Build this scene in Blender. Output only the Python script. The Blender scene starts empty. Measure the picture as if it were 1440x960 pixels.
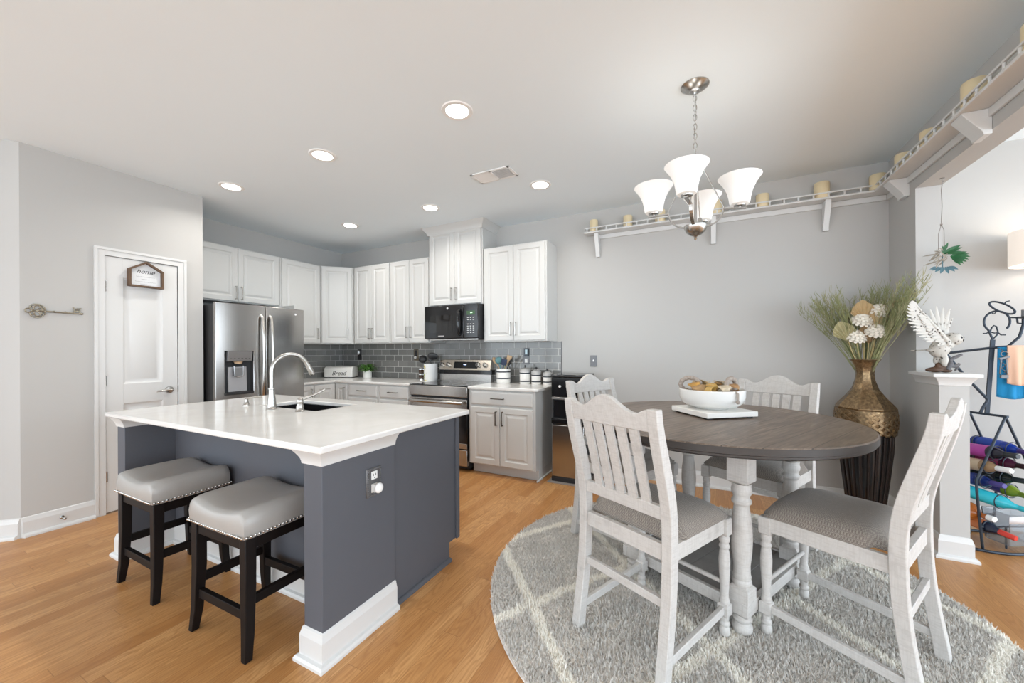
import bpy, bmesh, math, random
import numpy as np
from mathutils import Vector, Matrix, Euler
R = random.Random(7)
PI = math.pi
sc = bpy.context.scene
COL = sc.collection

# ------------------------------------------------------------------ camera, world, light, exposure
cam_d = bpy.data.cameras.new('camera'); cam = bpy.data.objects.new('camera', cam_d); COL.objects.link(cam)
cam_d.sensor_width = 36; cam_d.lens = 538.88 / 1440 * 36; cam_d.shift_y = (491.85 - 480) / 1440; cam_d.clip_start = .05
cam.matrix_world = Matrix.Translation((0, 0, 1.2934)) @ Matrix.Rotation(0.4674, 4, 'Z') @ Matrix.Rotation(PI / 2, 4, 'X') @ Matrix.Rotation(-.0051, 4, 'Z')
sc.camera = cam
sc.view_settings.view_transform = 'Standard'; sc.view_settings.look = 'None'
sc.view_settings.exposure = 0.46; sc.view_settings.gamma = 1; sc.view_settings.use_curve_mapping = False
sc.cycles.max_bounces = 8; sc.cycles.diffuse_bounces = 5; sc.cycles.glossy_bounces = 4; sc.cycles.transmission_bounces = 6
sc.cycles.sample_clamp_indirect = 4; sc.cycles.caustics_reflective = False; sc.cycles.caustics_refractive = False
sc.cycles.use_denoising = True
w = bpy.data.worlds.new('daylight'); sc.world = w; w.use_nodes = True
w.node_tree.nodes['Background'].inputs[0].default_value = (.83, .92, 1, 1); w.node_tree.nodes['Background'].inputs[1].default_value = 2.85
CAN_W, SHADE_W, CAN_E, SHADE_E = 5.0, .42, 8.0, .24

def light(name, kind, loc, energy, color=(1, 1, 1), size=.1, rot=(0, 0, 0), **k):
    d = bpy.data.lights.new(name, kind); d.energy = energy; d.color = color
    if kind == 'AREA': d.shape = k.get('shape', 'DISK'); d.size = size; d.size_y = k.get('size_y', size)
    else: d.shadow_soft_size = size
    if 'spread' in k: d.spread = k['spread']
    o = bpy.data.objects.new(name, d); COL.objects.link(o); o.location = loc; o.rotation_euler = rot
    return o
# daylight through the big windows of the far room
light('window_light', 'AREA', (4.9, .6, 1.35), 72, (.70, .85, 1), 5.0, (PI / 2, 0, PI / 2), shape='RECTANGLE', size_y=2.4)
light('rear_fill_light', 'AREA', (-.4, -3.2, 1.35), 120, (.86, .93, 1), 5.0, (PI / 2, 0, PI), shape='RECTANGLE', size_y=2.4)  # unseen fill panel added behind the camera to brighten room and ceiling

# ------------------------------------------------------------------ materials
class NT:
    def __init__(s, name):
        s.m = bpy.data.materials.new(name); s.m.use_nodes = True; s.n = s.m.node_tree.nodes; s.l = s.m.node_tree.links
        s.b = s.n['Principled BSDF']
    def add(s, typ, **k):
        nd = s.n.new(typ)
        for a, v in k.items():
            if a.startswith('_'): setattr(nd, a[1:], v)
        return nd
    def inp(s, nd, key, v):
        if hasattr(v, 'is_linked') or isinstance(v, bpy.types.NodeSocket): s.l.new(v, nd.inputs[key])
        else: nd.inputs[key].default_value = v
    def math(s, op, a, b=0.0, c=None):
        nd = s.n.new('ShaderNodeMath'); nd.operation = op; s.inp(nd, 0, a); s.inp(nd, 1, b)
        if c is not None: s.inp(nd, 2, c)
        return nd.outputs[0]
    def mix(s, f, a, b, mode='MIX'):
        nd = s.n.new('ShaderNodeMix'); nd.data_type = 'RGBA'; nd.blend_type = mode
        s.inp(nd, 0, f); s.inp(nd, 6, a if not isinstance(a, tuple) else (*a[:3], 1)); s.inp(nd, 7, b if not isinstance(b, tuple) else (*b[:3], 1))
        return nd.outputs[2]
    def coord(s, kind='Object', scale=None, rot=None, loc=None):
        t = s.n.new('ShaderNodeTexCoord').outputs[kind]
        if scale or rot or loc:
            mp = s.n.new('ShaderNodeMapping'); s.l.new(t, mp.inputs[0])
            if scale: mp.inputs['Scale'].default_value = scale
            if rot: mp.inputs['Rotation'].default_value = rot
            if loc: mp.inputs['Location'].default_value = loc
            t = mp.outputs[0]
        return t
    def noise(s, vec, scale=5, detail=4, rough=.6, dist=0):
        nd = s.n.new('ShaderNodeTexNoise'); s.l.new(vec, nd.inputs[0]); nd.inputs['Scale'].default_value = scale
        nd.inputs['Detail'].default_value = detail; nd.inputs['Roughness'].default_value = rough; nd.inputs['Distortion'].default_value = dist
        return nd.outputs[0]
    def ramp(s, fac, stops):
        nd = s.n.new('ShaderNodeValToRGB'); s.l.new(fac, nd.inputs[0]); e = nd.color_ramp.elements
        while len(e) < len(stops): e.new(.5)
        for el, (p, c) in zip(e, stops): el.position = p; el.color = (*c[:3], 1) if isinstance(c, tuple) else (c, c, c, 1)
        return nd.outputs[0]
    def bump(s, h, strength=.2, dist=.01):
        nd = s.n.new('ShaderNodeBump'); s.l.new(h, nd.inputs['Height']); nd.inputs['Strength'].default_value = strength; nd.inputs['Distance'].default_value = dist
        s.l.new(nd.outputs[0], s.b.inputs['Normal'])
    def set(s, **k):
        for a, v in k.items():
            a = {'color': 'Base Color', 'rough': 'Roughness', 'metal': 'Metallic', 'coat': 'Coat Weight', 'trans': 'Transmission Weight', 'ior': 'IOR', 'alpha': 'Alpha',
                 'ecol': 'Emission Color', 'estr': 'Emission Strength', 'sub': 'Subsurface Weight', 'spec': 'Specular IOR Level', 'aniso': 'Anisotropic', 'sheen': 'Sheen Weight'}[a]
            if isinstance(v, tuple): v = (*v[:3], 1)
            s.inp(s.b, a, v)
        return s
def mat(name, color, rough=.5, metal=0, var=0, vs=8, bump=0, bs=60, **k):
    t = NT(name); t.set(color=color, rough=rough, metal=metal, **k)
    if var:
        f = t.noise(t.coord(), vs, 5); t.set(color=t.mix(f, tuple(c * (1 - var) for c in color), tuple(min(1, c * (1 + var)) for c in color)))
    if bump: t.bump(t.noise(t.coord(), bs, 4), bump, .004)
    return t.m

MWALL = mat('painted_wall', (.49, .482, .466), .75, var=.012, vs=2, bump=.05, bs=220)
MCEIL = mat('painted_ceiling', (.805, .88, .925), .85, var=.01, vs=2, bump=.05, bs=200)
MTRIM = mat('white_trim_paint', (.66, .66, .65), .35, bump=.03, bs=40)
MCAB = mat('white_cabinet_paint', (.585, .585, .57), .38, var=.01, vs=4)
MSLATE = mat('slate_grey_paint', (.098, .102, .117), .55, spec=.25, var=.05, vs=3)
MNICK = mat('brushed_nickel', (.47, .455, .43), .27, 1, var=.05, vs=30)
MCHROME = mat('polished_chrome', (.78, .78, .77), .1, 1)
MBLACK = mat('black_gloss', (.008, .008, .009), .12)
MBLKM = mat('black_matte', (.016, .016, .018), .5)
MPULL = mat('dark_bronze_pull', (.14, .12, .10), .35, .9)
MDARK = mat('dark_gap', (.01, .01, .01), .8)
MWPLA = mat('white_plastic', (.82, .82, .80), .35)
MCER = mat('white_glazed_ceramic', (.83, .82, .79), .18, var=.02, vs=20)
MDPL = mat('pewter_plate', (.16, .16, .165), .4, .6, var=.2, vs=60)

def steel_mat(name, col, axis='z', rough=.24):
    t = NT(name); sc_ = {'z': (60, 60, .6), 'x': (.6, 60, 60), 'y': (60, .6, 60)}[axis]
    f = t.noise(t.coord('Object', sc_), 4, 4); t.set(color=t.mix(f, tuple(c * .86 for c in col), tuple(min(1, c * 1.1) for c in col)), metal=1, rough=rough)
    t.bump(f, .03, .002); return t.m
MSTEEL = steel_mat('stainless_steel', (.45, .435, .42), 'z', .2)
MSTEELX = steel_mat('stainless_steel_horizontal', (.47, .45, .425), 'x', .25)

def floor_mat():
    t = NT('oak_plank_floor'); xyz = t.add('ShaderNodeSeparateXYZ'); t.l.new(t.coord(), xyz.inputs[0]); X, Y = xyz.outputs[0], xyz.outputs[1]
    W, L = .083, .92
    col = t.math('FLOOR', t.math('DIVIDE', X, W)); wn = t.add('ShaderNodeTexWhiteNoise', _noise_dimensions='1D'); t.l.new(col, wn.inputs['W'])
    yy = t.math('ADD', t.math('DIVIDE', Y, L), t.math('MULTIPLY', wn.outputs[0], 7.3)); row = t.math('FLOOR', yy)
    cmb = t.add('ShaderNodeCombineXYZ'); t.l.new(col, cmb.inputs[0]); t.l.new(row, cmb.inputs[1])
    w2 = t.add('ShaderNodeTexWhiteNoise', _noise_dimensions='2D'); t.l.new(cmb.outputs[0], w2.inputs['Vector'])
    off = t.add('ShaderNodeVectorMath', _operation='SCALE'); t.l.new(w2.outputs['Color'], off.inputs[0]); off.inputs['Scale'].default_value = 19
    mp = t.add('ShaderNodeMapping'); t.l.new(t.coord(), mp.inputs[0]); mp.inputs['Scale'].default_value = (24, 1.7, 1); t.l.new(off.outputs[0], mp.inputs['Location'])
    g1 = t.noise(mp.outputs[0], 1.5, 6, .62, 1.3)
    mp2 = t.add('ShaderNodeMapping'); t.l.new(t.coord(), mp2.inputs[0]); mp2.inputs['Scale'].default_value = (150, 5, 1); t.l.new(off.outputs[0], mp2.inputs['Location'])
    g2 = t.noise(mp2.outputs[0], 2, 3)
    mp3 = t.add('ShaderNodeMapping'); t.l.new(t.coord(), mp3.inputs[0]); mp3.inputs['Scale'].default_value = (11, .8, 1); t.l.new(off.outputs[0], mp3.inputs['Location'])
    wv = t.add('ShaderNodeTexWave', _bands_direction='X'); t.l.new(mp3.outputs[0], wv.inputs[0]); wv.inputs['Scale'].default_value = 2.6; wv.inputs['Distortion'].default_value = 11; wv.inputs['Detail'].default_value = 2.5; wv.inputs['Detail Scale'].default_value = 1.4
    base = t.ramp(w2.outputs[0], [(0, (.50, .235, .078)), (.5, (.64, .335, .125)), (1, (.76, .435, .185))])
    c = t.mix(t.math('MULTIPLY', t.ramp(g1, [(.25, 0.), (.8, 1.)]), .85), base, (.34, .145, .042))
    c = t.mix(t.math('MULTIPLY', t.ramp(g1, [(.55, 0.), (.75, 1.)]), .3), c, (.70, .42, .19))
    c = t.mix(t.math('MULTIPLY', t.ramp(wv.outputs[0], [(.3, 1.), (.55, 0.)]), .15), c, (.27, .11, .03))
    c = t.mix(t.math('MULTIPLY', g2, .25), c, (.33, .15, .05))
    mp4 = t.add('ShaderNodeMapping'); t.l.new(t.coord(), mp4.inputs[0]); mp4.inputs['Scale'].default_value = (9, 1.25, 1); t.l.new(off.outputs[0], mp4.inputs['Location'])
    ph = t.math('ADD', t.math('MULTIPLY', X, 42.), t.math('MULTIPLY', t.noise(mp4.outputs[0], 1.3, 2, .45), 17.)); ln = t.math('POWER', t.math('ADD', t.math('MULTIPLY', t.math('SINE', t.math('MULTIPLY', ph, 6.2832)), .5), .5), 2.5)
    c = t.mix(t.math('MULTIPLY', ln, .40), c, (.31, .125, .034))
    fx = t.math('ABSOLUTE', t.math('SUBTRACT', t.math('FRACT', t.math('DIVIDE', X, W)), .5)); fy = t.math('ABSOLUTE', t.math('SUBTRACT', t.math('FRACT', yy), .5))
    seam = t.math('MAXIMUM', t.math('GREATER_THAN', fx, .488), t.math('GREATER_THAN', fy, .4985))
    c = t.mix(t.math('MULTIPLY', seam, .45), c, (.17, .07, .02))
    t.set(color=c, rough=t.math('ADD', t.math('MULTIPLY', g1, .12), .3)); t.b.inputs['Specular IOR Level'].default_value = .4
    t.bump(t.math('SUBTRACT', g1, seam), .04, .003); return t.m
MFLOOR = floor_mat()

def tile_mat():
    t = NT('grey_glass_subway_tile'); xyz = t.add('ShaderNodeSeparateXYZ'); t.l.new(t.coord(), xyz.inputs[0])
    cmb = t.add('ShaderNodeCombineXYZ'); t.l.new(t.math('ADD', xyz.outputs[0], xyz.outputs[1]), cmb.inputs[0]); t.l.new(t.math('SUBTRACT', xyz.outputs[2], .9117), cmb.inputs[1])
    br = t.add('ShaderNodeTexBrick', _offset=.5); t.l.new(cmb.outputs[0], br.inputs['Vector'])
    br.inputs['Color1'].default_value = (.165, .165, .158, 1); br.inputs['Color2'].default_value = (.225, .222, .21, 1); br.inputs['Mortar'].default_value = (.66, .65, .62, 1)
    br.inputs['Scale'].default_value = 1; br.inputs['Mortar Size'].default_value = .0022; br.inputs['Mortar Smooth'].default_value = .1
    br.inputs['Brick Width'].default_value = .1556; br.inputs['Row Height'].default_value = .0791
    t.set(color=br.outputs[0], rough=t.math('ADD', t.math('MULTIPLY', br.outputs[1], .5), .1), spec=.6); t.bump(t.math('SUBTRACT', 1., br.outputs[1]), .35, .003); return t.m
MTILE = tile_mat()

def quartz_mat():
    t = NT('white_quartz'); v = t.coord(); f = t.noise(v, 3, 6, .6, 1.2); g = t.noise(v, 240, 2)
    c = t.ramp(f, [(.35, (.70, .685, .66)), (.6, (.76, .75, .73))]); c = t.mix(t.math('MULTIPLY', g, .12), c, (.62, .61, .6))
    t.set(color=c, rough=.13, spec=.5); return t.m
MQUARTZ = quartz_mat()

def whitewash_mat(name='whitewashed_wood', hi=(.57, .55, .525), lo=(.46, .435, .41)):
    t = NT(name); v = t.coord()
    a = t.noise(t.coord('Object', (14, 14, 120)), 1.4, 5, .7); b = t.noise(t.coord('Object', (120, 120, 8)), 1.2, 4, .7); d = t.noise(v, 9, 4)
    c = t.mix(t.ramp(a, [(.40, .55), (.50, 0.)]), hi, lo); c = t.mix(t.math('MULTIPLY', t.ramp(b, [(.42, 1.), (.55, 0.)]), .4), c, lo)
    c = t.mix(t.ramp(d, [(.30, .55), (.42, 0.)]), c, (.38, .36, .34)); t.set(color=c, rough=.55); t.bump(a, .07, .002); return t.m
MWHITE = whitewash_mat()
def weathered_mat():
    t = NT('weathered_grey_brown_top'); v = t.coord(); xyz = t.add('ShaderNodeSeparateXYZ'); t.l.new(v, xyz.inputs[0]); Y = xyz.outputs[1]
    W = .115; i = t.math('FLOOR', t.math('DIVIDE', Y, W)); wn = t.add('ShaderNodeTexWhiteNoise', _noise_dimensions='1D'); t.l.new(i, wn.inputs['W'])
    mp = t.add('ShaderNodeMapping'); t.l.new(v, mp.inputs[0]); mp.inputs['Scale'].default_value = (2.5, 30, 20); cb = t.add('ShaderNodeCombineXYZ'); t.l.new(t.math('MULTIPLY', wn.outputs[0], 9), cb.inputs[0]); t.l.new(cb.outputs[0], mp.inputs['Location'])
    g = t.noise(mp.outputs[0], 1.6, 6, .65, .8)
    c = t.ramp(g, [(.25, (.058, .043, .034)), (.5, (.150, .112, .086)), (.75, (.285, .222, .175))]); c = t.mix(t.math('MULTIPLY', wn.outputs[0], .4), c, (.225, .182, .15))
    fr = t.math('ABSOLUTE', t.math('SUBTRACT', t.math('FRACT', t.math('DIVIDE', Y, W)), .5)); s = t.math('GREATER_THAN', fr, .483)
    c = t.mix(t.math('MULTIPLY', s, .75), c, (.035, .028, .024)); t.set(color=c, rough=.36, spec=.3); t.bump(t.math('SUBTRACT', g, s), .12, .003); return t.m
MTOP = weathered_mat()
MSHELFWD = mat('grey_shelf_wood', (.25, .24, .23), .5, var=.35, vs=12)
MESPR = mat('espresso_wood', (.007, .0045, .0038), .5, spec=.18, var=.3, vs=20)
def leather_mat():
    t = NT('grey_leather'); v = t.coord(); f = t.noise(v, 7, 4); vo = t.add('ShaderNodeTexVoronoi'); t.l.new(v, vo.inputs[0]); vo.inputs['Scale'].default_value = 330
    t.set(color=t.mix(f, (.33, .315, .295), (.39, .372, .35)), rough=.34); t.bump(vo.outputs[0], .12, .002); return t.m
MLEATH = leather_mat()
def weave_mat():
    t = NT('tweed_fabric'); v = t.coord(); ck = t.add('ShaderNodeTexChecker'); t.l.new(v, ck.inputs[0]); ck.inputs['Scale'].default_value = 210
    n = t.noise(v, 130, 3); n2 = t.noise(t.coord('Object', (8, 90, 90)), 3, 4)
    c = t.mix(ck.outputs[1], (.15, .128, .11), (.47, .42, .365)); c = t.mix(n, c, (.17, .145, .125)); c = t.mix(t.math('MULTIPLY', n2, .4), c, (.16, .14, .122))
    t.set(color=c, rough=.9, sheen=.2); t.bump(ck.outputs[1], .4, .003); return t.m
MWEAVE = weave_mat()
def rug_mat():
    t = NT('shag_pile'); v = t.coord(); xyz = t.add('ShaderNodeSeparateXYZ'); wob = t.noise(v, 9, 3)
    t.l.new(v, xyz.inputs[0]); X, Y = xyz.outputs[0], xyz.outputs[1]
    def lines(nx, ny, off, per):
        d = t.math('ADD', t.math('ADD', t.math('MULTIPLY', X, nx), t.math('MULTIPLY', Y, ny)), t.math('ADD', off, t.math('MULTIPLY', t.math('SUBTRACT', wob, .5), .05)))
        f = t.math('ABSOLUTE', t.math('SUBTRACT', t.math('FRACT', t.math('DIVIDE', d, per)), .5)); return t.math('MULTIPLY', t.math('SUBTRACT', .5, f), per)
    d = t.math('MINIMUM', lines(*RUGL[0]), lines(*RUGL[1])); m = t.ramp(d, [(.020, 1.), (.034, 0.)])
    c = t.mix(t.ramp(t.noise(v, 75, 3), [(.35, 0.), (.65, 1.)]), (.56, .53, .49), (.92, .89, .84)); c = t.mix(t.math('MULTIPLY', t.noise(v, 7, 3), .5), c, (.66, .635, .60)); c = t.mix(m, c, (.97, .94, .87)); t.set(color=c, rough=1, sheen=.3); return t.m
RUGL = None

# ------------------------------------------------------------------ mesh builder
class MB:
    def __init__(s): s.v = []; s.f = []
    def add(s, vs, fs):
        n = len(s.v); s.v += [tuple(p) for p in vs]; s.f += [tuple(i + n for i in f) for f in fs]; return s
    def box(s, x0, x1, y0, y1, z0, z1):
        return s.add([(x0, y0, z0), (x1, y0, z0), (x1, y1, z0), (x0, y1, z0), (x0, y0, z1), (x1, y0, z1), (x1, y1, z1), (x0, y1, z1)],
                     [(3, 2, 1, 0), (4, 5, 6, 7), (0, 1, 5, 4), (1, 2, 6, 5), (2, 3, 7, 6), (3, 0, 4, 7)])
    def bar(s, p0, p1, w, h, side=None):
        p0, p1 = Vector(p0), Vector(p1); d = (p1 - p0).normalized(); u = Vector(side) if side else Vector((0, 0, 1)).cross(d)
        if u.length < 1e-4: u = Vector((1, 0, 0))
        u = (u - d * u.dot(d)).normalized(); n = d.cross(u)
        vs = [p + u * a * w / 2 + n * b * h / 2 for p in (p0, p1) for a, b in ((-1, -1), (1, -1), (1, 1), (-1, 1))]
        return s.add(vs, [(3, 2, 1, 0), (4, 5, 6, 7), (0, 1, 5, 4), (1, 2, 6, 5), (2, 3, 7, 6), (3, 0, 4, 7)])
    def tube(s, pts, r, n=8, closed=False, flat=1.0):
        pts = [Vector(p) for p in pts]; m = len(pts); rs = r if isinstance(r, (list, tuple)) else [r] * m; up = None; vs = []
        for i, p in enumerate(pts):
            a = pts[(i - 1) % m] if (i or closed) else pts[0]; b = pts[(i + 1) % m] if (i < m - 1 or closed) else pts[-1]
            d = (b - a).normalized() if (b - a).length > 1e-9 else Vector((0, 0, 1))
            if up is None: up = Vector((0, 0, 1)) if abs(d.z) < .9 else Vector((1, 0, 0))
            up = (up - d * up.dot(d)); up = up.normalized() if up.length > 1e-6 else d.orthogonal().normalized(); q = d.cross(up)
            for k in range(n):
                t = 2 * PI * k / n; vs.append(p + (q * math.cos(t) + up * math.sin(t) * flat) * rs[i])
        fs = []
        for i in range(m if closed else m - 1):
            j = (i + 1) % m
            for k in range(n): fs.append((i * n + k, i * n + (k + 1) % n, j * n + (k + 1) % n, j * n + k))
        if not closed: fs += [tuple(range(n - 1, -1, -1)), tuple((m - 1) * n + k for k in range(n))]
        return s.add(vs, fs)
    def lathe(s, prof, c=(0, 0, 0), n=24, M=None, cap=True, sq=None):
        vs = []; m = len(prof); c = Vector(c)
        for r, z in prof:
            for k in range(n):
                t = 2 * PI * k / n; p = Vector((r * math.cos(t), r * math.sin(t), z)); p = (M @ p) if M else p; vs.append(p + c)
        fs = [(i * n + k, i * n + (k + 1) % n, (i + 1) * n + (k + 1) % n, (i + 1) * n + k) for i in range(m - 1) for k in range(n)]
        if cap: fs += [tuple(range(n - 1, -1, -1)), tuple((m - 1) * n + k for k in range(n))]
        return s.add(vs, fs)
    def prism(s, poly, fn, a, b):
        """polygon (p,q) swept from a to b; fn(p,q,t) gives the point"""
        n = len(poly); vs = [fn(p, q, a) for p, q in poly] + [fn(p, q, b) for p, q in poly]
        return s.add(vs, [tuple(range(n - 1, -1, -1)), tuple(range(n, 2 * n))] + [(i, (i + 1) % n, n + (i + 1) % n, n + i) for i in range(n)])
    def ball(s, c, r, sx=1, sy=1, sz=1, n=16, m=10, M=None):
        vs = []; c = Vector(c)
        for i in range(1, m):
            a = PI * i / m
            for k in range(n):
                t = 2 * PI * k / n; p = Vector((r * sx * math.sin(a) * math.cos(t), r * sy * math.sin(a) * math.sin(t), r * sz * math.cos(a))); vs.append(c + (M @ p if M else p))
        top, bot = Vector((0, 0, r * sz)), Vector((0, 0, -r * sz)); vs += [c + (M @ top if M else top), c + (M @ bot if M else bot)]; q = (m - 1) * n
        fs = [(i * n + k, (i + 1) * n + k, (i + 1) * n + (k + 1) % n, i * n + (k + 1) % n) for i in range(m - 2) for k in range(n)]
        fs += [(q, k, (k + 1) % n) for k in range(n)] + [(q + 1, (m - 2) * n + (k + 1) % n, (m - 2) * n + k) for k in range(n)]
        return s.add(vs, fs)
    def ring(s, c, rad, r, n=24, k=6, axis=(0, 0, 1), sq=1):
        ax = Vector(axis).normalized(); u = ax.orthogonal().normalized(); q = ax.cross(u)
        return s.tube([Vector(c) + u * rad * math.cos(2 * PI * i / n) + q * rad * sq * math.sin(2 * PI * i / n) for i in range(n)], r, k, True)
    def xf(s, M, i0=0): s.v[i0:] = [tuple(M @ Vector(p)) for p in s.v[i0:]]; return s

ORG = {}
def link(o, parent=None):
    COL.objects.link(o)
    if parent is not None: o.parent = parent
    return o
def obj(name, b, m, parent=None, loc=None, bevel=0, seg=2, smooth=True, ang=40, recalc=True, sub=0, rz=0):
    me = bpy.data.meshes.new(name); off = Vector((0, 0, 0))
    if parent is not None: off = ORG.get(parent.name, off)
    elif loc is not None: off = Vector(loc)
    me.from_pydata([tuple(Vector(p) - off) for p in b.v], [], b.f); me.validate()
    if recalc:
        bm = bmesh.new(); bm.from_mesh(me); bmesh.ops.recalc_face_normals(bm, faces=bm.faces); bm.to_mesh(me); bm.free()
    if smooth:
        me.shade_smooth(); me.set_sharp_from_angle(angle=math.radians(ang))
    for k in (m if isinstance(m, list) else [m]): me.materials.append(k)
    o = bpy.data.objects.new(name, me); link(o, parent); ORG[o.name] = off
    if parent is None and loc is not None: o.location = loc
    if bevel:
        md = o.modifiers.new('bevel', 'BEVEL'); md.width = bevel; md.segments = seg; md.limit_method = 'ANGLE'; md.angle_limit = math.radians(40); md.harden_normals = False
    if sub: md = o.modifiers.new('subdivision', 'SUBSURF'); md.levels = sub; md.render_levels = sub
    return o
def tag(o, label, cat, group=None, kind=None):
    o['label'] = label; o['category'] = cat
    if group: o['group'] = group
    if kind: o['kind'] = kind
    return o
def thing(name, label, cat, loc=(0, 0, 0), rz=0, group=None, local=False):
    o = bpy.data.objects.new(name, None); o.empty_display_size = .1; COL.objects.link(o); o.location = loc; o.rotation_euler = (0, 0, rz); tag(o, label, cat, group)
    ORG[o.name] = Vector((0, 0, 0)) if local else Vector(loc); return o
def struct(name, b, m, **k):
    o = obj(name, b, m, **k); o['kind'] = 'structure'; return o
def kids(o): return [c for c in bpy.data.objects if c.parent == o]
def dup(o, parent=None, loc=None, rz=None, label=None):
    c = o.copy(); COL.objects.link(c)
    if parent is not None: c.parent = parent
    if loc is not None: c.location = loc
    if rz is not None: c.rotation_euler = (0, 0, rz)
    if label: c['label'] = label
    ORG[c.name] = ORG.get(o.name, Vector())
    for k in kids(o): dup(k, c)
    return c
def text(s, size, M, m, parent, name='lettering', shear=0, depth=.0008, align='CENTER'):
    cu = bpy.data.curves.new('txt', 'FONT'); cu.body = s; cu.size = size; cu.align_x = align; cu.align_y = 'CENTER'; cu.shear = shear; cu.extrude = depth
    t = bpy.data.objects.new('txt', cu); COL.objects.link(t); dg = bpy.context.evaluated_depsgraph_get(); me = bpy.data.meshes.new_from_object(t.evaluated_get(dg))
    b = MB(); b.add([M @ v.co for v in me.vertices], [tuple(p.vertices) for p in me.polygons])
    bpy.data.objects.remove(t); bpy.data.curves.remove(cu); bpy.data.meshes.remove(me)
    return obj(name, b, m, parent, smooth=False, recalc=False)
# ------------------------------------------------------------------ the setting
H = 2.762; YW = 4.032; XR = 1.294; XL = -4.918; XP = -4.266
struct('floor', MB().box(-8, 5.2, -4, 4.2, -.06, 0), MFLOOR, smooth=False)
struct('ceiling', MB().box(-8, 5.2, -4, 4.2, H, H + .1), MCEIL, smooth=False)
struct('wall_back', MB().box(XL - .1, 5.2, YW, YW + .12, 0, H), MWALL, smooth=False)
struct('wall_left', MB().box(XL - .12, XL, 1.83, YW, 0, H), MWALL, smooth=False)
DY0, DY1, DZ = 1.262, 1.735, 2.065
b = MB(); b.box(XP - .12, XP, .839, DY0, 0, H); b.box(XP - .12, XP, DY1, 1.932, 0, H); b.box(XP - .12, XP, DY0, DY1, DZ, H); b.box(XL, XP - .12, 1.83, 1.932, 0, H)
b.box(XP - .9, XP - .12, .6, .72, 0, H)  # unseen piece added behind the pantry door to block light leaks
struct('wall_pantry', b, MWALL, smooth=False)
s2 = math.sqrt(.5)
b = MB(); b.add([(XP, .839, 0), (XP - 3 * s2, .839 - 3 * s2, 0), (XP - 3 * s2 - .1, .839 - 3 * s2 + .1, 0), (XP - .12, .889, 0), (XP, .839, H), (XP - 3 * s2, .839 - 3 * s2, H), (XP - 3 * s2 - .1, .839 - 3 * s2 + .1, H), (XP - .12, .889, H)],
               [(0, 1, 2, 3), (4, 5, 6, 7), (0, 1, 5, 4), (1, 2, 6, 5), (2, 3, 7, 6), (3, 0, 4, 7)])
struct('wall_angled', b, MWALL, smooth=False)
TR = XR + .131
b = MB(); b.box(XR, TR, 3.605, YW, 0, H); b.box(XR, TR, -4, 3.605, 2.39, H); b.box(XR, TR, 3.315, 3.605, 0, 1.075)
struct('wall_right', b, MWALL, smooth=False)
# cap of the half wall
def crown(b, x0, x1, y0, y1, z, steps):
    for o, za, zb in steps: b.box(x0 - o, x1 + o, y0 - o, y1, z + za, z + zb)
def cove(b, x0, x1, y0, y1, za, zb, o0, o1, n=6, ends='f'):
    """a flared moulding that runs round three sides of a block, from offset o0 at za to o1 at zb"""
    rows = []
    for i in range(n + 1):
        t = i / n; o = o0 + (o1 - o0) * (1 - math.cos(t * PI / 2)); z = za + (zb - za) * t
        rows.append([(x0 - o, y1, z), (x0 - o, y0 - o, z), (x1 + o, y0 - o, z), (x1 + o, y1, z)])
    vs = [p for r in rows for p in r]; fs = [(i * 4 + k, i * 4 + k + 1, i * 4 + 5 + k, i * 4 + 4 + k) for i in range(n) for k in range(3)]
    fs += [(0, 1, 2, 3), tuple(n * 4 + k for k in range(4))] + [tuple([i * 4 for i in range(n + 1)] + [i * 4 + 3 for i in range(n, -1, -1)])]
    return b.add(vs, fs)
b = MB(); b.box(XR - .042, TR + .042, 3.315 - .042, 3.605, 1.112, 1.135); cove(b, XR, TR, 3.315, 3.605, 1.06, 1.112, .006, .03)
struct('trim_1', b, MTRIM, bevel=.003)

BBP = [(0, 0), (.032, 0), (.032, .012), (.026, .022), (.014, .026), (.014, .105), (.009, .122), (.006, .135), (0, .14)]
def baseboard(name, p0, p1, n, m0=0, m1=0, parent=None, m=None, prof=BBP):
    p0, p1, n = Vector((*p0, 0)), Vector((*p1, 0)), Vector((*n, 0)).normalized(); d = (p1 - p0).normalized(); b = MB(); k = len(prof)
    vs = [p0 + n * a - d * a * m0 + Vector((0, 0, z)) for a, z in prof] + [p1 + n * a + d * a * m1 + Vector((0, 0, z)) for a, z in prof]
    b.add(vs, [tuple(range(k)), tuple(range(k, 2 * k))] + [(i, (i + 1) % k, k + (i + 1) % k, k + i) for i in range(k)])
    if parent is not None: return obj(name, b, m or MTRIM, parent, smooth=False)
    return struct(name, b, m or MTRIM, smooth=False)
baseboard('baseboard_back', (-.95, YW), (XR, YW), (0, -1), 0, -1)
baseboard('baseboard_right', (XR, YW), (XR, 3.315), (-1, 0), -1, 1)
baseboard('baseboard_half_wall', (XR, 3.315), (TR, 3.315), (0, -1), 1, 1)
baseboard('baseboard_far_side', (TR, 3.315), (TR, YW), (1, 0), 1, -1)
baseboard('baseboard_far_room', (TR, YW), (5.2, YW), (0, -1), -1, 0)
baseboard('baseboard_pantry', (XP, .839), (XP, 1.2), (1, 0), -.41, 0)
baseboard('baseboard_angled', (XP - 2.9 * s2, .839 - 2.9 * s2), (XP, .839), (s2, -s2), 0, -.41)

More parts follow.
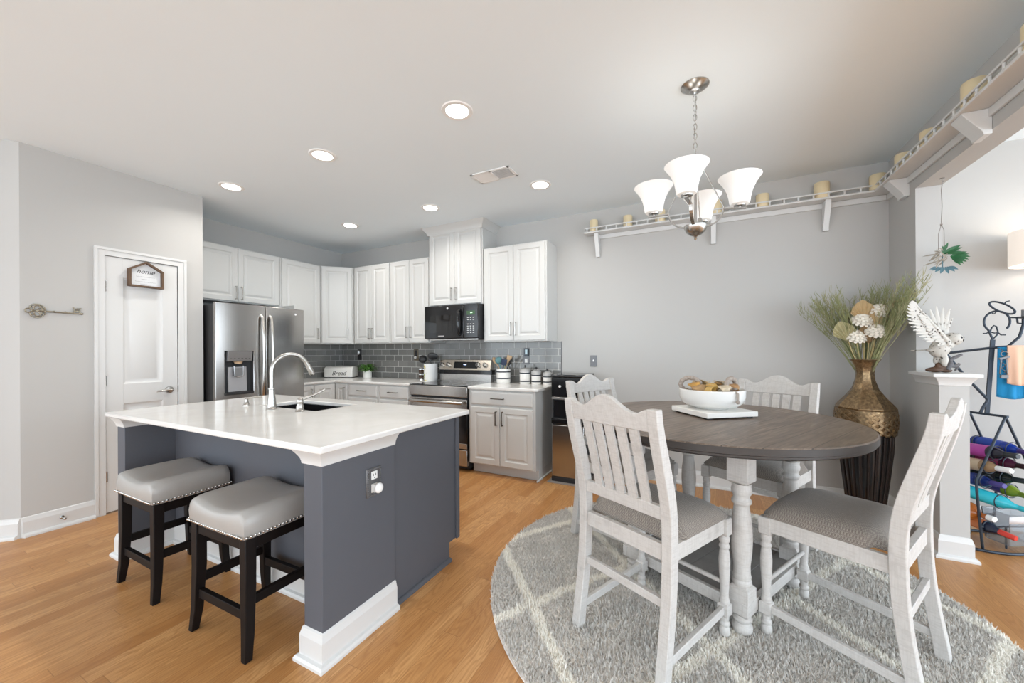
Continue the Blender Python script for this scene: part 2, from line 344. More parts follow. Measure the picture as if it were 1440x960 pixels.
# pantry door: slab with two moulded panels, casing, hinges, lever
b = MB(); cw = .062
for y0, y1, z0, z1 in ((DY0 - cw, DY0, 0, DZ + cw), (DY1, DY1 + cw, 0, DZ + cw), (DY0, DY1, DZ, DZ + cw)):
    b.box(XP, XP + .012, y0, y1, z0, z1)
for y0, y1, z0, z1 in ((DY0 - cw, DY0 - cw + .02, 0, DZ + cw - .02), (DY1 + cw - .02, DY1 + cw, 0, DZ + cw - .02), (DY0 - cw, DY1 + cw, DZ + cw - .02, DZ + cw)):
    b.box(XP + .012, XP + .02, y0, y1, z0, z1)
for y0, y1, z0, z1 in ((DY0 - .002, DY0 + .0, .0, DZ), (DY1, DY1 + .002, 0, DZ)): b.box(XP - .1, XP + .004, y0, y1, z0, z1)
struct('trim_2', b, MTRIM, bevel=.004)
def rect_rings(b, O, u, n, w, h, rings):
    """concentric rectangles (inset, height) in the plane O + u*a + z*c, raised along n"""
    u, n, O = Vector(u), Vector(n), Vector(O); vs = []
    for i, d in rings:
        for a, c in ((i, i), (w - i, i), (w - i, h - i), (i, h - i)): vs.append(O + u * a + Vector((0, 0, c)) + n * d)
    k = len(rings); fs = [(r * 4 + j, r * 4 + (j + 1) % 4, r * 4 + 4 + (j + 1) % 4, r * 4 + 4 + j) for r in range(k - 1) for j in range(4)]
    fs += [(0, 1, 2, 3), tuple((k - 1) * 4 + j for j in range(4))]
    return b.add(vs, fs)
g = .003; x = XP - .022; dw = DY1 - DY0 - 2 * g
door = MB(); rz = [.012, .92, 1.03, DZ - .004]
st = .105
for y0, y1, z0, z1 in ((DY0 + g, DY0 + g + st, .012, DZ - .004), (DY1 - g - st, DY1 - g, .012, DZ - .004), (DY0 + g + st, DY1 - g - st, .012, .22), (DY0 + g + st, DY1 - g - st, .87, 1.03), (DY0 + g + st, DY1 - g - st, 1.905, DZ - .004)):
    door.box(x - .012, x + .022, y0, y1, z0, z1)
for z0, z1 in ((.22, .87), (1.03, 1.905)):
    rect_rings(door, (x - .012, DY0 + g + st, z0), (0, 1, 0), (1, 0, 0), dw - 2 * st, z1 - z0, [(0, 0), (0, .034), (.012, .024), (.03, .020), (.045, .026), (.06, .031)])
d1 = struct('door_1', door, MTRIM, bevel=.001)
b = MB()
for z in (.30, 1.06, 1.82): b = MB(); b.tube([(XP + .004, DY0 + .001, z - .042), (XP + .004, DY0 + .001, z + .042)], .007, 8); b.box(XP - .0, XP + .003, DY0 - .012, DY0 + .012, z - .04, z + .04); obj('hinge', b, MNICK, d1)
b = MB(); Mx = Matrix.Rotation(PI / 2, 4, 'Y'); b.lathe([(.031, 0), (.031, .005), (.026, .012), (.011, .014), (.011, .045), (.013, .055)], (XP, 1.672, .955), 20, Mx)
b.tube([(XP + .048, 1.672, .955), (XP + .052, 1.64, .958), (XP + .052, 1.60, .953), (XP + .05, 1.565, .950)], [.011, .010, .008, .006], 10)
obj('door_handle', b, MNICK, d1)
b = MB(); b.box(XP - .03, XP + .002, DY1 - .004, DY1 + .001, .93, .98); obj('latch_plate', b, MNICK, d1)
b = MB(); b.box(XP - .11, XP - .04, DY0, DY1, .0, .012); struct('door_gap_shade', b, MDARK, smooth=False)  # dark strip standing in for the shade in the gap under the door

# tiled splashback
b = MB(); b.box(XL, -1.422, YW - .012, YW, .905, 1.386); b.box(-3.03, -2.245, YW - .012, YW, .6, .905); struct('wall_back_tiles', b, MTILE, smooth=False)
b = MB(); b.box(XL, XL + .012, 2.85, YW - .012, .905, 1.386); struct('wall_left_tiles', b, MTILE, smooth=False)
b = MB(); b.box(-1.424, -1.418, YW - .013, YW, .905, 1.386); struct('trim_4', b, MDPL, smooth=False)

# ------------------------------------------------------------------ cabinets
Z = Vector((0, 0, 1))
def handle(par, O, u, n, vertical, L=.145):
    O, u, n = Vector(O), Vector(u), Vector(n); d = Z if vertical else u; b = MB(); s = u if vertical else Z
    a, e = O - d * L / 2 + n * .030, O + d * L / 2 + n * .030; b.bar(a, e, .0095, .0095, s)
    for p in (O - d * (L / 2 - .005), O + d * (L / 2 - .005)): b.bar(p - n * .0, p + n * .030, .0095, .0095, s)
    return obj('handle', b, MPULL if O.z < 1 and O.x > -2.4 else MNICK, par, bevel=.0015)
RP = [(0, 0), (0, .017), (.004, .020), (.052, .020), (.056, .0165), (.062, .0115), (.072, .0105), (.076, .012), (.092, .0185), (.096, .019)]
DRP = [(0, 0), (0, .012), (.006, .016), (.012, .019), (.016, .020)]
def front(root, kind, O, u, n, a0, a1, z0, z1, hd=None):
    O, u, n = Vector(O), Vector(u), Vector(n); b = MB(); rect_rings(b, O + u * a0 + Z * z0, u, n, a1 - a0, z1 - z0, RP if kind == 'door' else DRP)
    d = obj(kind, b, MCAB, root, smooth=False)
    if hd: handle(d, O + u * hd[0] + Z * hd[1] + n * .019, u, n, kind == 'door')
    return d
def fbox(b, O, u, n, a0, a1, d0, d1, z0, z1):
    """box in the frame of a cabinet front: a along u, d behind the front"""
    O, u, n = Vector(O), Vector(u), Vector(n)
    P = lambda a, d, z: O + u * a - n * d + Z * z
    return b.add([P(a0, d0, z0), P(a1, d0, z0), P(a1, d1, z0), P(a0, d1, z0), P(a0, d0, z1), P(a1, d0, z1), P(a1, d1, z1), P(a0, d1, z1)],
                 [(3, 2, 1, 0), (4, 5, 6, 7), (0, 1, 5, 4), (1, 2, 6, 5), (2, 3, 7, 6), (3, 0, 4, 7)])
def cabinet(label, O, u, n, W, z0, z1, depth, fronts, toe=0, name='kitchen_cabinet', group=None):
    r = thing(name, label, 'cabinet', O, group=group); b = MB(); fbox(b, O, u, n, 0, W, 0, depth, z0, z1)
    if toe: fbox(b, O, u, n, 0, W, .075, depth, 0, z0)
    obj('body', b, MCAB, r, bevel=.002)
    for f in fronts: front(r, f[0], O, u, n, *f[1:5], hd=f[5] if len(f) > 5 else None)
    return r
BX, BN = (1, 0, 0), (0, -1, 0); LX, LN = (0, 1, 0), (1, 0, 0)
Yu = YW - .305; zb, zt = 1.386, 2.436
def pair(W, z0, z1, g=.018, hz=None, mid=.0025):
    hz = hz or z0 + .135; m = W / 2
    return [('door', g, m - mid, z0 + .012, z1 - .012, (m - mid - .028, hz)), ('door', m + mid, W - g, z0 + .012, z1 - .012, (m + mid + .028, hz))]
cabinet('tall white wall cabinet with two doors beside the black microwave, nearest the open grey wall', (-2.235, Yu, 0), BX, BN, .765, zb, zt, .304, pair(.765, zb, zt))
cabinet('white two-door wall cabinet above the flowered utensil crock, touching the microwave cabinet', (-3.63, Yu, 0), BX, BN, .635, zb, zt, .304, pair(.635, zb, zt))
cabinet('narrow white two-door wall cabinet above the potted fern', (-4.30, Yu, 0), BX, BN, .668, zb, zt, .304, pair(.668, zb, zt))
# raised microwave cabinet with crown
mc = cabinet('raised white two-door cabinet with crown moulding above the microwave', (-3.0, Yu - .012, 0), BX, BN, .762, 1.818, 2.725, .316, pair(.762, 1.818, 2.725, hz=1.95))
b = MB(); cove(b, -3.0, -2.238, Yu - .032, YW - .001, 2.675, H - .001, .006, .062); obj('crown_moulding', b, MCAB, mc, ang=30)
# diagonal corner and left run
XU = XL + .305
dg = cabinet('white single-door corner wall cabinet set diagonally above the bread box', (XU, 3.435, 0), (s2, s2, 0), (s2, -s2, 0), .414, zb, zt, .20, [('door', .02, .394, zb + .012, zt - .012, (.345, 1.52))])
b = MB(); b.prism([(XL + .004, 3.437), (XU, 3.437), (XU + .2905, Yu), (XU + .2905, YW - .004), (XL + .004, YW - .004)], lambda p, q, t: (p, q, t), zb, zt); obj('corner_box', b, MCAB, dg, bevel=.002)
cabinet('white single-door wall cabinet between the refrigerator cabinet and the diagonal corner cabinet', (XU, 2.888, 0), LX, LN, .545, zb, zt, .304, [('door', .018, .527, zb + .012, zt - .012, (.485, 1.52))])
cabinet('short wide white two-door cabinet mounted above the refrigerator', (XU, 1.94, 0), LX, LN, .944, 1.83, zt, .304, pair(.944, 1.83, zt, hz=1.935))
b = MB(); b.box(XL, XL + .62, 2.862, 2.886, 0, 1.83)
tag(obj('refrigerator_side_panel', b, MCAB, loc=(XL + .3, 2.87, 0), bevel=.002), 'tall white panel standing between the refrigerator and the corner base cabinets', 'panel')
# base cabinets
Yb = YW - .612; zc = .884
cabinet('white base cabinet with one drawer above two doors, beside the black water dispenser', (-2.235, Yb, 0), BX, BN, .762, .105, zc, .611,
        [('drawer', .028, .738, .728, .868, (.355, .80)), ('door', .028, .371, .118, .705, (.338, .60)), ('door', .377, .738, .118, .705, (.410, .60))], toe=1)
b = MB(); b.box(-1.473, -1.458, Yb + .01, YW - .016, 0, .018); tag(obj('shoe_moulding', b, MTRIM, loc=(-1.465, 3.7, 0), bevel=.004), 'white quarter-round strip along the foot of the end base cabinet', 'moulding')
cabinet('white base cabinet with a drawer over doors, right against the steel range', (-3.53, Yb, 0), BX, BN, .49, .105, zc, .611,
        [('drawer', .02, .47, .728, .868, (.245, .80)), ('door', .02, .47, .118, .705, (.06, .60))], toe=1)
cabinet('white base cabinet with a drawer over doors, below the potted fern', (-4.06, Yb, 0), BX, BN, .528, .105, zc, .611,
        [('drawer', .02, .508, .728, .868, (.264, .80)), ('door', .02, .508, .118, .705, (.45, .60))], toe=1)
r = cabinet('white corner base cabinet with two tall narrow doors meeting in the inside corner', (-4.306, Yb, 0), BX, BN, .246, .105, zc, .611, [('door', .022, .235, .118, .868, (.20, .76))], toe=1)
b = MB(); b.box(XL + .004, -4.3065, 3.1, YW - .004, .105, zc); obj('corner_box', b, MCAB, r); front(r, 'door', (-4.306, 3.1, 0), LX, LN, .012, .298, .118, .868)
cabinet('white base cabinet beside the refrigerator panel, partly hidden by the faucet', (-4.306, 2.888, 0), LX, LN, .21, .105, zc, .611, [('door', .01, .20, .118, .868, (.17, .76))], toe=1)

# quartz worktops
def plate(name, poly, z0, z1, label, cat='worktop', bevel=.006, hole=None, m=None):
    b = MB()
    if hole:
        x0, x1, y0, y1 = poly; hx0, hx1, hy0, hy1 = hole
        o = [(x0, y0), (x1, y0), (x1, y1), (x0, y1)]; i = [(hx0, hy0), (hx1, hy0), (hx1, hy1), (hx0, hy1)]
        vs = [(*p, z) for z in (z0, z1) for p in o + i]; fs = []
        for k in range(4):
            j = (k + 1) % 4; fs += [(k, j, 4 + j, 4 + k), (8 + k, 8 + j, 12 + j, 12 + k), (k, j, 8 + j, 8 + k), (4 + k, 4 + j, 12 + j, 12 + k)]
        b.add(vs, fs)
    else: b.prism(poly, lambda p, q, t: (p, q, t), z0, z1)
    c = poly[0] if not hole else (poly[0], poly[2])
    return tag(obj(name, b, m or MQUARTZ, loc=(*c, z0), bevel=bevel, seg=3), label, cat)
ZC0, ZC = zc + .001, .914
plate('countertop', [(-4.279, 2.888), (-4.279, Yb - .03), (-3.037, Yb - .03), (-3.037, YW - .013), (XL + .013, YW - .013), (XL + .013, 2.888)], ZC0, ZC, 'L-shaped white quartz worktop under the bread box and potted fern')
plate('countertop', [(-2.237, Yb - .032), (-1.475, Yb - .032), (-1.443, Yb + .0), (-1.443, YW - .013), (-2.237, YW - .013)], ZC0, ZC, 'short white quartz worktop holding the three canisters')

# ------------------------------------------------------------------ island
IX0, IX1, IY0, IY1 = -3.385, -1.345, .998, 2.062
isl = thing('kitchen_island', 'slate grey kitchen island with white base and cap mouldings', 'island', (-2.4, 1.5, 0))
b = MB(); b.box(-3.345, -3.24, 1.046, 1.455, 0, zc); obj('end_wall', b, MSLATE, isl, bevel=.002)
b = MB(); b.box(-1.515, -1.40, 1.046, 1.455, 0, zc); obj('end_wall', b, MSLATE, isl, bevel=.002)
b = MB(); b.box(-3.24, -1.515, 1.302, 1.32, 0, zc); obj('knee_panel', b, MSLATE, isl)
b = MB(); b.box(-3.325, -1.43, 1.456, 1.985, .11, .68); b.box(-3.325, -1.43, 1.456, 1.474, .68, zc); b.box(-3.325, -1.43, 1.967, 1.985, .68, zc); b.box(-3.325, -3.307, 1.474, 1.967, .68, zc); b.box(-1.448, -1.43, 1.474, 1.967, .68, zc); b.box(-3.325, -1.43, 1.456, 1.91, 0, .11); b.prism([(1.456, 0), (1.93, 0), (1.93, .11), (2.0, .11), (2.0, zc), (1.456, zc)], lambda p, q, t: (t, p, q), -1.43, -1.412); obj('cabinet_body', b, MSLATE, isl, bevel=.002)
b = MB(); b.box(-1.412, -1.398, 1.99, 2.022, .11, zc); obj('corner_stile', b, MSLATE, isl, bevel=.003)
b = MB(); b.prism([(0, 0), (.02, 0), (.02, .006), (.014, .016), (.005, .02), (0, .02)], lambda p, q, t: (-1.412 + p, t, q), 1.456, 1.93); obj('shoe_moulding', b, MSLATE, isl)
for i, (xa, xb) in enumerate(((-3.345, -3.24), (-1.515, -1.40))):
    b = MB(); cove(b, xa, xb, 1.046, 1.455, .822, zc, .006, .036); obj('cap_moulding', b, MTRIM, isl, ang=30)
for i, (xa, xb) in enumerate(((-3.345, -3.24), (-1.515, -1.40))):
    baseboard('base_moulding', (xb, 1.046), (xb, 1.455 if i else 1.302), (1, 0), 1, 0 if i else -1, isl)
    baseboard('base_moulding', (xa, 1.046), (xb, 1.046), (0, -1), 1, 1, isl)
    baseboard('base_moulding', (xa, 1.302 if i else 1.455), (xa, 1.046), (-1, 0), -1 if i else 0, 1, isl)
baseboard('base_moulding', (-3.24, 1.302), (-1.515, 1.302), (0, -1), -1, -1, isl)
SK = (-2.80, -2.205, 1.605, 1.925)
plate('island_countertop', (IX0, IX1, IY0, IY1), ZC0, ZC, 'large white quartz island top with the sink cut-out', hole=SK, bevel=.007)
b = MB(); x0, x1, y0, y1 = SK; e = .004; t_ = .006
rect = lambda b, i, z: [(x0 + i, y0 + i, z), (x1 - i, y0 + i, z), (x1 - i, y1 - i, z), (x0 + i, y1 - i, z)]
vs = rect(b, -.0, ZC0 - .002) + rect(b, .004, ZC0 - .002) + rect(b, .004, .715) + rect(b, .03, .70) + rect(b, .0, .69)
b.add(vs, [(0 + k, (k + 1) % 4, 4 + (k + 1) % 4, 4 + k) for k in range(4)] + [(4 + k, 4 + (k + 1) % 4, 8 + (k + 1) % 4, 8 + k) for k in range(4)] + [(8 + k, 8 + (k + 1) % 4, 12 + (k + 1) % 4, 12 + k) for k in range(4)] + [(12, 13, 14, 15), (16, 17, 18, 19)] + [(k, (k + 1) % 4, 16 + (k + 1) % 4, 16 + k) for k in range(4)])
sk = thing('sink', 'dark undermount sink set into the white island top', 'sink', (-2.5, 1.76, .69)); obj('basin', b, mat('dark_sink_composite', (.012, .012, .013), .8, spec=0.0), sk)
b = MB(); b.lathe([(.042, .7005), (.042, .7035), (.03, .703), (.012, .7015)], (-2.5, 1.765, 0), 20); obj('drain', b, MNICK, sk)
# faucet
fx, fy = -2.543, 1.535
f = thing('faucet', 'tall brushed nickel gooseneck faucet beside the sink', 'faucet', (fx, fy, ZC)); z = ZC
b = MB(); b.lathe([(.030, 0), (.031, .006), (.027, .012), (.0265, .03), (.022, .07), (.0185, .10), (.0175, .128), (.021, .131), (.021, .137), (.015, .139)], (fx, fy, z), 24); obj('body', b, MNICK, f)
b = MB(); rr = .112; zt_ = z + .245
pts = [(fx, fy, z + .137), (fx, fy, z + .19)] + [(fx + .22 * (rr - rr * math.cos(a)), fy + rr - rr * math.cos(a), zt_ + rr * math.sin(a)) for a in [PI * i / 16 for i in range(0, 15)]]
b.tube(pts, .0135, 14); obj('spout', b, MNICK, f)
p, q = Vector(pts[-2]), Vector(pts[-1]); d = (q - p).normalized(); b = MB(); b.tube([q - d * .01, q + d * .01, q + d * .012, q + d * .03, q + d * .075, q + d * .085], [.0145, .0145, .0165, .017, .020, .018], 14); obj('spray_head', b, MNICK, f)
hx, hy = -2.275, 1.548
h = thing('lever_tap', 'separate nickel lever tap at the near edge of the sink', 'tap', (hx, hy, ZC))
b = MB(); b.lathe([(.027, 0), (.028, .006), (.023, .012), (.022, .03), (.0165, .05), (.0195, .056), (.0195, .075), (.013, .084), (.004, .088)], (hx, hy, z), 22); obj('body', b, MNICK, h)
b = MB(); b.tube([(hx, hy, z + .07), (hx + .035, hy + .06, z + .095), (hx + .07, hy + .11, z + .125), (hx + .075, hy + .118, z + .131)], [.008, .0065, .008, .0095], 10); obj('lever', b, MNICK, h)
sx, sy = -2.876, 1.56
s_ = thing('soap_dispenser', 'small nickel soap pump on the island top behind the faucet', 'soap dispenser', (sx, sy, ZC))
b = MB(); b.lathe([(.022, 0), (.022, .006), (.014, .014), (.011, .035), (.012, .046), (.009, .05)], (sx, sy, z), 18); obj('body', b, MNICK, s_)
b = MB(); b.tube([(sx, sy, z + .046), (sx + .03, sy + .04, z + .055), (sx + .055, sy + .075, z + .05)], [.007, .006, .005], 8); obj('nozzle', b, MNICK, s_)
# outlet + night light on the end wall
o = thing('wall_outlet', 'ornate pewter outlet plate on the end of the slate island', 'outlet', (-1.40, 1.316, .677))
b = MB(); b.box(-1.40, -1.394, 1.272, 1.360, .610, .744); b.xf(Matrix.Identity(4)); pl = obj('cover_plate', b, MDPL, o, bevel=.003)
b = MB()
for i in range(14):
    for sgn in (-1, 1):
        b.ball((-1.394, 1.316 + sgn * .036, .617 + i * .0093), .0045, n=8, m=6)
        if i < 8: b.ball((-1.394, 1.284 + i * .0093, .677 + sgn * .06), .0045, n=8, m=6)
obj('beaded_border', b, MDPL, pl)
b = MB(); b.box(-1.394, -1.391, 1.298, 1.334, .69, .728); b.box(-1.394, -1.391, 1.298, 1.334, .63, .67); rc = obj('receptacle', b, MWPLA, o, bevel=.004)
b = MB()
for yy in (1.309, 1.323): b.box(-1.391, -1.3906, yy - .0015, yy + .0015, .706, .717)
b.box(-1.391, -1.3906, 1.3135, 1.3185, .695, .700); obj('slot', b, MDARK, rc)
n_ = thing('night_light', 'round white plug-in night light on the island outlet', 'night light', (-1.391, 1.316, .65))
b = MB(); b.box(-1.3905, -1.372, 1.30, 1.332, .632, .668); obj('base', b, MWPLA, n_, bevel=.004); b = MB(); b.ball((-1.366, 1.318, .652), .024, .62, 1, 1, 20, 14); obj('globe', b, mat('frosted_white', (.85, .85, .84), .25), n_)
# ------------------------------------------------------------------ refrigerator
MFSIDE = mat('fridge_side_grey', (.05, .05, .052), .45, .3)
fr = thing('refrigerator', 'stainless steel French-door refrigerator with water dispenser', 'refrigerator', (-4.45, 2.4, 0))
FX, FY0, FY1, FYM = -4.08, 1.955, 2.845, 2.40
b = MB(); b.box(XL + .02, -4.15, FY0 + .005, FY1 - .005, .02, 1.742); b.box(XL + .05, -4.2, FY0 + .03, FY1 - .03, 0, .02); obj('cabinet_body', b, MFSIDE, fr, bevel=.004)
def fdoor(name, y0, y1, z0, z1, cut=None):
    """gently bowed steel door; cut = (ya, yb, za, zb) leaves a dispenser bay open"""
    b = MB(); N = 14; cx = (FY0 + FY1) / 2; X = lambda y: FX + .004 - .030 * ((y - cx) / .445) ** 2
    ys = sorted(set([y0 + (y1 - y0) * i / N for i in range(N + 1)] + (list(cut[:2]) if cut else []))); zs = [z0, z1] if not cut else [z0, cut[2], cut[3], z1]
    idx = {}; vs = []
    for i, y in enumerate(ys):
        for k, zz in enumerate(zs): idx[i, k] = len(vs); vs.append((X(y), y, zz))
    nf = len(vs)
    for i, y in enumerate(ys):
        for k, zz in enumerate(zs): vs.append((-4.146, y, zz))
    fs = []
    for i in range(len(ys) - 1):
        for k in range(len(zs) - 1):
            if cut and cut[0] - 1e-6 <= ys[i] and ys[i + 1] <= cut[1] + 1e-6 and k == 1: continue
            fs.append((idx[i, k], idx[i + 1, k], idx[i + 1, k + 1], idx[i, k + 1])); fs.append(tuple(nf + q for q in (idx[i, k + 1], idx[i + 1, k + 1], idx[i + 1, k], idx[i, k])))
    K = len(zs) - 1; I = len(ys) - 1
    for i in range(I):
        for k in (0, K): fs.append((idx[i, k], idx[i + 1, k], nf + idx[i + 1, k], nf + idx[i, k]))
    for k in range(K):
        for i in (0, I): fs.append((idx[i, k], idx[i, k + 1], nf + idx[i, k + 1], nf + idx[i, k]))
    if cut:
        ia, ib = [i for i, y in enumerate(ys) if abs(y - cut[0]) < 1e-6][0], [i for i, y in enumerate(ys) if abs(y - cut[1]) < 1e-6][0]
        for i in (ia, ib): fs.append((idx[i, 1], idx[i, 2], nf + idx[i, 2], nf + idx[i, 1]))
        for i in range(ia, ib):
            for k in (1, 2): fs.append((idx[i, k], idx[i + 1, k], nf + idx[i + 1, k], nf + idx[i, k]))
    b.add(vs, fs); return obj(name, b, MSTEEL, fr, ang=30, bevel=.004)
CUT = (2.03, 2.282, .875, 1.295)
dl = fdoor('door', FY0, FYM - .003, .66, 1.76, CUT); dr = fdoor('door', FYM + .003, FY1, .66, 1.76); dz = fdoor('freezer_drawer', FY0, FY1, .06, .652)
for dd, yy in ((dl, FYM - .045), (dr, FYM + .045)):
    b = MB(); pts = [(FX + .0, yy, .80), (FX + .035, yy, .84), (FX + .052, yy, 1.0), (FX + .060, yy, 1.22), (FX + .054, yy, 1.45), (FX + .035, yy, 1.63), (FX + .0, yy, 1.665)]
    b.tube(pts, .0155, 12, flat=.8); obj('handle', b, MNICK, dd)
b = MB(); b.tube([(FX - .03, FY0 + .12, .575), (FX + .045, FY0 + .13, .58), (FX + .06, FYM, .582), (FX + .045, FY1 - .13, .58), (FX - .03, FY1 - .12, .575)], .0145, 12); obj('handle', b, MNICK, dz)

b = MB(); b.box(-4.146, -4.135, CUT[0], CUT[1], CUT[2], CUT[3]); b.box(-4.135, -4.072, CUT[0], CUT[1], CUT[2], CUT[2] + .02); dsp = obj('dispenser_bay', b, MBLKM, dl)
MSCR = mat('dispenser_grey', (.33, .33, .335), .3, .7)
b = MB(); b.prism([(-4.13, 1.195), (-4.082, 1.198), (-4.07, 1.292), (-4.13, 1.292)], lambda p, q, t: (p, t, q), 2.045, 2.27); obj('control_panel', b, MSCR, dsp, bevel=.002)
b = MB()
for i in range(6): b.box(-4.0765, -4.0755, 2.065 + i * .034, 2.081 + i * .034, 1.222, 1.2255)
obj('button_mark', b, MBLKM, dsp, smooth=False)
b = MB(); b.lathe([(.03, 0), (.034, .012), (.04, .02)], (-4.105, 2.152, 1.172), 18); obj('ice_chute', b, mat('cream_chute', (.62, .45, .30), .4), dsp)
b = MB(); b.prism([(2.07, .90), (2.24, .90), (2.235, 1.14), (2.07, 1.14)], lambda p, q, t: (t, p, q), -4.134, -4.12); obj('back_panel', b, mat('dispenser_silver', (.52, .52, .54), .3, .5), dsp)
b = MB(); b.tube([(-4.095, 2.11, 1.15), (-4.088, 2.112, 1.06), (-4.085, 2.13, 1.045), (-4.085, 2.175, 1.045), (-4.088, 2.19, 1.06), (-4.095, 2.192, 1.15)], .007, 8); b.box(-4.10, -4.095, 2.115, 2.187, 1.05, 1.13); obj('paddle', b, MSCR, dsp)
b = MB(); b.lathe([(.011, 0), (.011, .002)], (FX - .010, 2.735, 1.70), 16, Matrix.Rotation(PI / 2, 4, 'Y')); obj('badge', b, mat('badge_grey', (.75, .75, .75), .3), dr)

# ------------------------------------------------------------------ range
SX0, SX1, SYF = -3.028, -2.248, 3.40
st_ = thing('kitchen_range', 'stainless steel electric range with black glass cooktop', 'stove', ((SX0 + SX1) / 2, 3.7, 0)); SC = (SX0 + SX1) / 2
b = MB(); b.box(SX0, SX1, SYF + .03, YW - .014, .03, .895); b.box(SX0 + .03, SX1 - .03, SYF + .1, YW - .1, 0, .03); obj('body', b, MBLKM, st_, bevel=.003)
b = MB(); b.box(SX0 - .002, SX1 + .002, SYF, 3.935, .896, .912); ck = obj('cooktop', b, MBLACK, st_, bevel=.003)
b = MB()
for cx, cy, r_ in ((-.2, 3.55, .10), (.19, 3.55, .085), (-.2, 3.80, .075), (.19, 3.80, .10)): b.ring((SC + cx, cy, .9122), r_, .0012, 36, 4)
obj('burner_ring', b, mat('burner_grey', (.12, .12, .12), .3), ck)
b = MB(); b.box(SX0, SX1, SYF - .012, SYF + .03, .79, .902); obj('front_rail', b, MSTEELX, st_, bevel=.006)
b = MB(); b.box(SX0 + .004, SX1 - .004, SYF, SYF + .03, .245, .768); od = obj('oven_door', b, MBLACK, st_, bevel=.004)
b = MB(); b.box(SX0 + .004, SX1 - .004, SYF - .006, SYF + .001, .66, .768); obj('door_band', b, MSTEELX, od, bevel=.002)
b = MB(); b.box(SX0 + .004, SX1 - .004, SYF - .006, SYF + .001, .245, .30); obj('door_band', b, MSTEELX, od, bevel=.002)
b = MB(); b.tube([(SX0 + .03, SYF - .055, .735), (SX1 - .03, SYF - .055, .735)], .017, 14); b.bar((SX0 + .06, SYF - .055, .735), (SX0 + .06, SYF, .735), .02, .024); b.bar((SX1 - .06, SYF - .055, .735), (SX1 - .06, SYF, .735), .02, .024); obj('door_handle', b, MSTEELX, od)
b = MB(); b.box(SX0 + .004, SX1 - .004, SYF - .006, SYF + .03, .06, .232); obj('storage_drawer', b, MSTEELX, st_, bevel=.004)
b = MB(); b.box(SX0 + .01, SX1 - .02, 3.937, YW - .0135, .905, 1.0); bg = obj('backguard', b, MSTEELX, st_, bevel=.002)
b = MB(); b.box(SX0 + .005, SX1 - .012, 3.94, YW - .0135, .998, 1.055); obj('dark_band', b, MBLACK, bg)
b = MB(); b.prism([(3.915, 1.05), (YW - .0135, 1.05), (YW - .0135, 1.175), (3.955, 1.175)], lambda p, q, t: (t, p, q), SX0 + .01, SX1 - .02); cp = obj('control_panel', b, mat('warm_steel', (.60, .55, .48), .25, 1), bg, bevel=.003)
PT = Matrix.Rotation(math.atan2(.04, .125), 4, 'X'); pn = Vector((0, -.125, .04)).normalized(); PY = lambda zz: 3.915 + (zz - 1.05) * .04 / .125
b = MB(); z0_, z1_ = 1.073, 1.152; b.add([(SC - .155, PY(z0_) - .003, z0_), (SC + .19, PY(z0_) - .003, z0_), (SC + .19, PY(z1_) - .003, z1_), (SC - .155, PY(z1_) - .003, z1_), (SC - .155, PY(z0_) + .01, z0_), (SC + .19, PY(z0_) + .01, z0_), (SC + .19, PY(z1_) + .01, z1_), (SC - .155, PY(z1_) + .01, z1_)],
    [(0, 1, 2, 3), (4, 5, 6, 7), (0, 1, 5, 4), (1, 2, 6, 5), (2, 3, 7, 6), (3, 0, 4, 7)]); dsy = obj('display', b, MBLACK, cp)
MLED = mat('display_digits', (.1, .2, .5), .3, ecol=(.45, .65, 1), estr=3.0)
b = MB()
for i in range(4): b.box(SC - .012 + i * .010, SC - .006 + i * .010, PY(1.118) - .006, PY(1.118) - .004, 1.112, 1.125)
obj('clock_segment', b, MLED, dsy, smooth=False)
for kx in (-2.972, -2.880, -2.437, -2.345):
    b = MB(); c = Vector((kx, PY(1.112), 1.112)); Mk = Matrix.Rotation(PI / 2 - .31, 4, 'X'); b.lathe([(.030, 0), (.030, .006), (.026, .008), (.026, .03), (.022, .034), (.004, .035)], c, 22, Mk); kb = obj('knob', b, MNICK, cp)
    b = MB(); b.bar(c + Mk @ Vector((0, -.02, .037)), c + Mk @ Vector((0, .024, .037)), .009, .006, (1, 0, 0)); obj('pointer', b, MBLKM, kb)

# ------------------------------------------------------------------ microwave
mw = thing('microwave_oven', 'black over-the-range microwave under the raised cabinet', 'microwave', (-2.62, 3.84, 1.412)); MX0, MX1, MYF = -2.992, -2.245, 3.645
b = MB(); b.box(MX0, MX1, MYF, YW - .013, 1.425, 1.816); obj('body', b, MBLKM, mw, bevel=.004)
b = MB(); b.box(MX0 + .03, MX1 - .03, MYF + .02, YW - .05, 1.412, 1.425); obj('vent_bottom', b, MSTEELX, mw)
b = MB(); b.box(MX0, MX0 + .555, MYF - .03, MYF - .001, 1.43, 1.813); md_ = obj('door', b, MBLACK, mw, bevel=.006)
b = MB(); b.box(MX0 + .07, MX0 + .43, MYF - .0312, MYF - .029, 1.50, 1.70); obj('window', b, mat('microwave_window', (.012, .012, .012), .04), md_)
b = MB(); hy_ = MYF - .065; hxx = MX0 + .505; b.tube([(hxx, MYF - .03, 1.47), (hxx, hy_, 1.49), (hxx, hy_ - .008, 1.60), (hxx, hy_, 1.73), (hxx, MYF - .03, 1.75)], .018, 12); obj('handle', b, MBLACK, md_)
b = MB(); b.box(MX0 + .56, MX1, MYF - .03, MYF - .001, 1.43, 1.813); cpn = obj('control_panel', b, MBLACK, mw, bevel=.006)
b = MB(); b.box(MX0 + .60, MX0 + .71, MYF - .0305, MYF - .0295, 1.69, 1.735); obj('display', b, mat('green_lcd', (.02, .05, .02), .3, ecol=(.3, 1, .3), estr=.03), cpn)
MPR = mat('panel_print', (.55, .55, .55), .6)
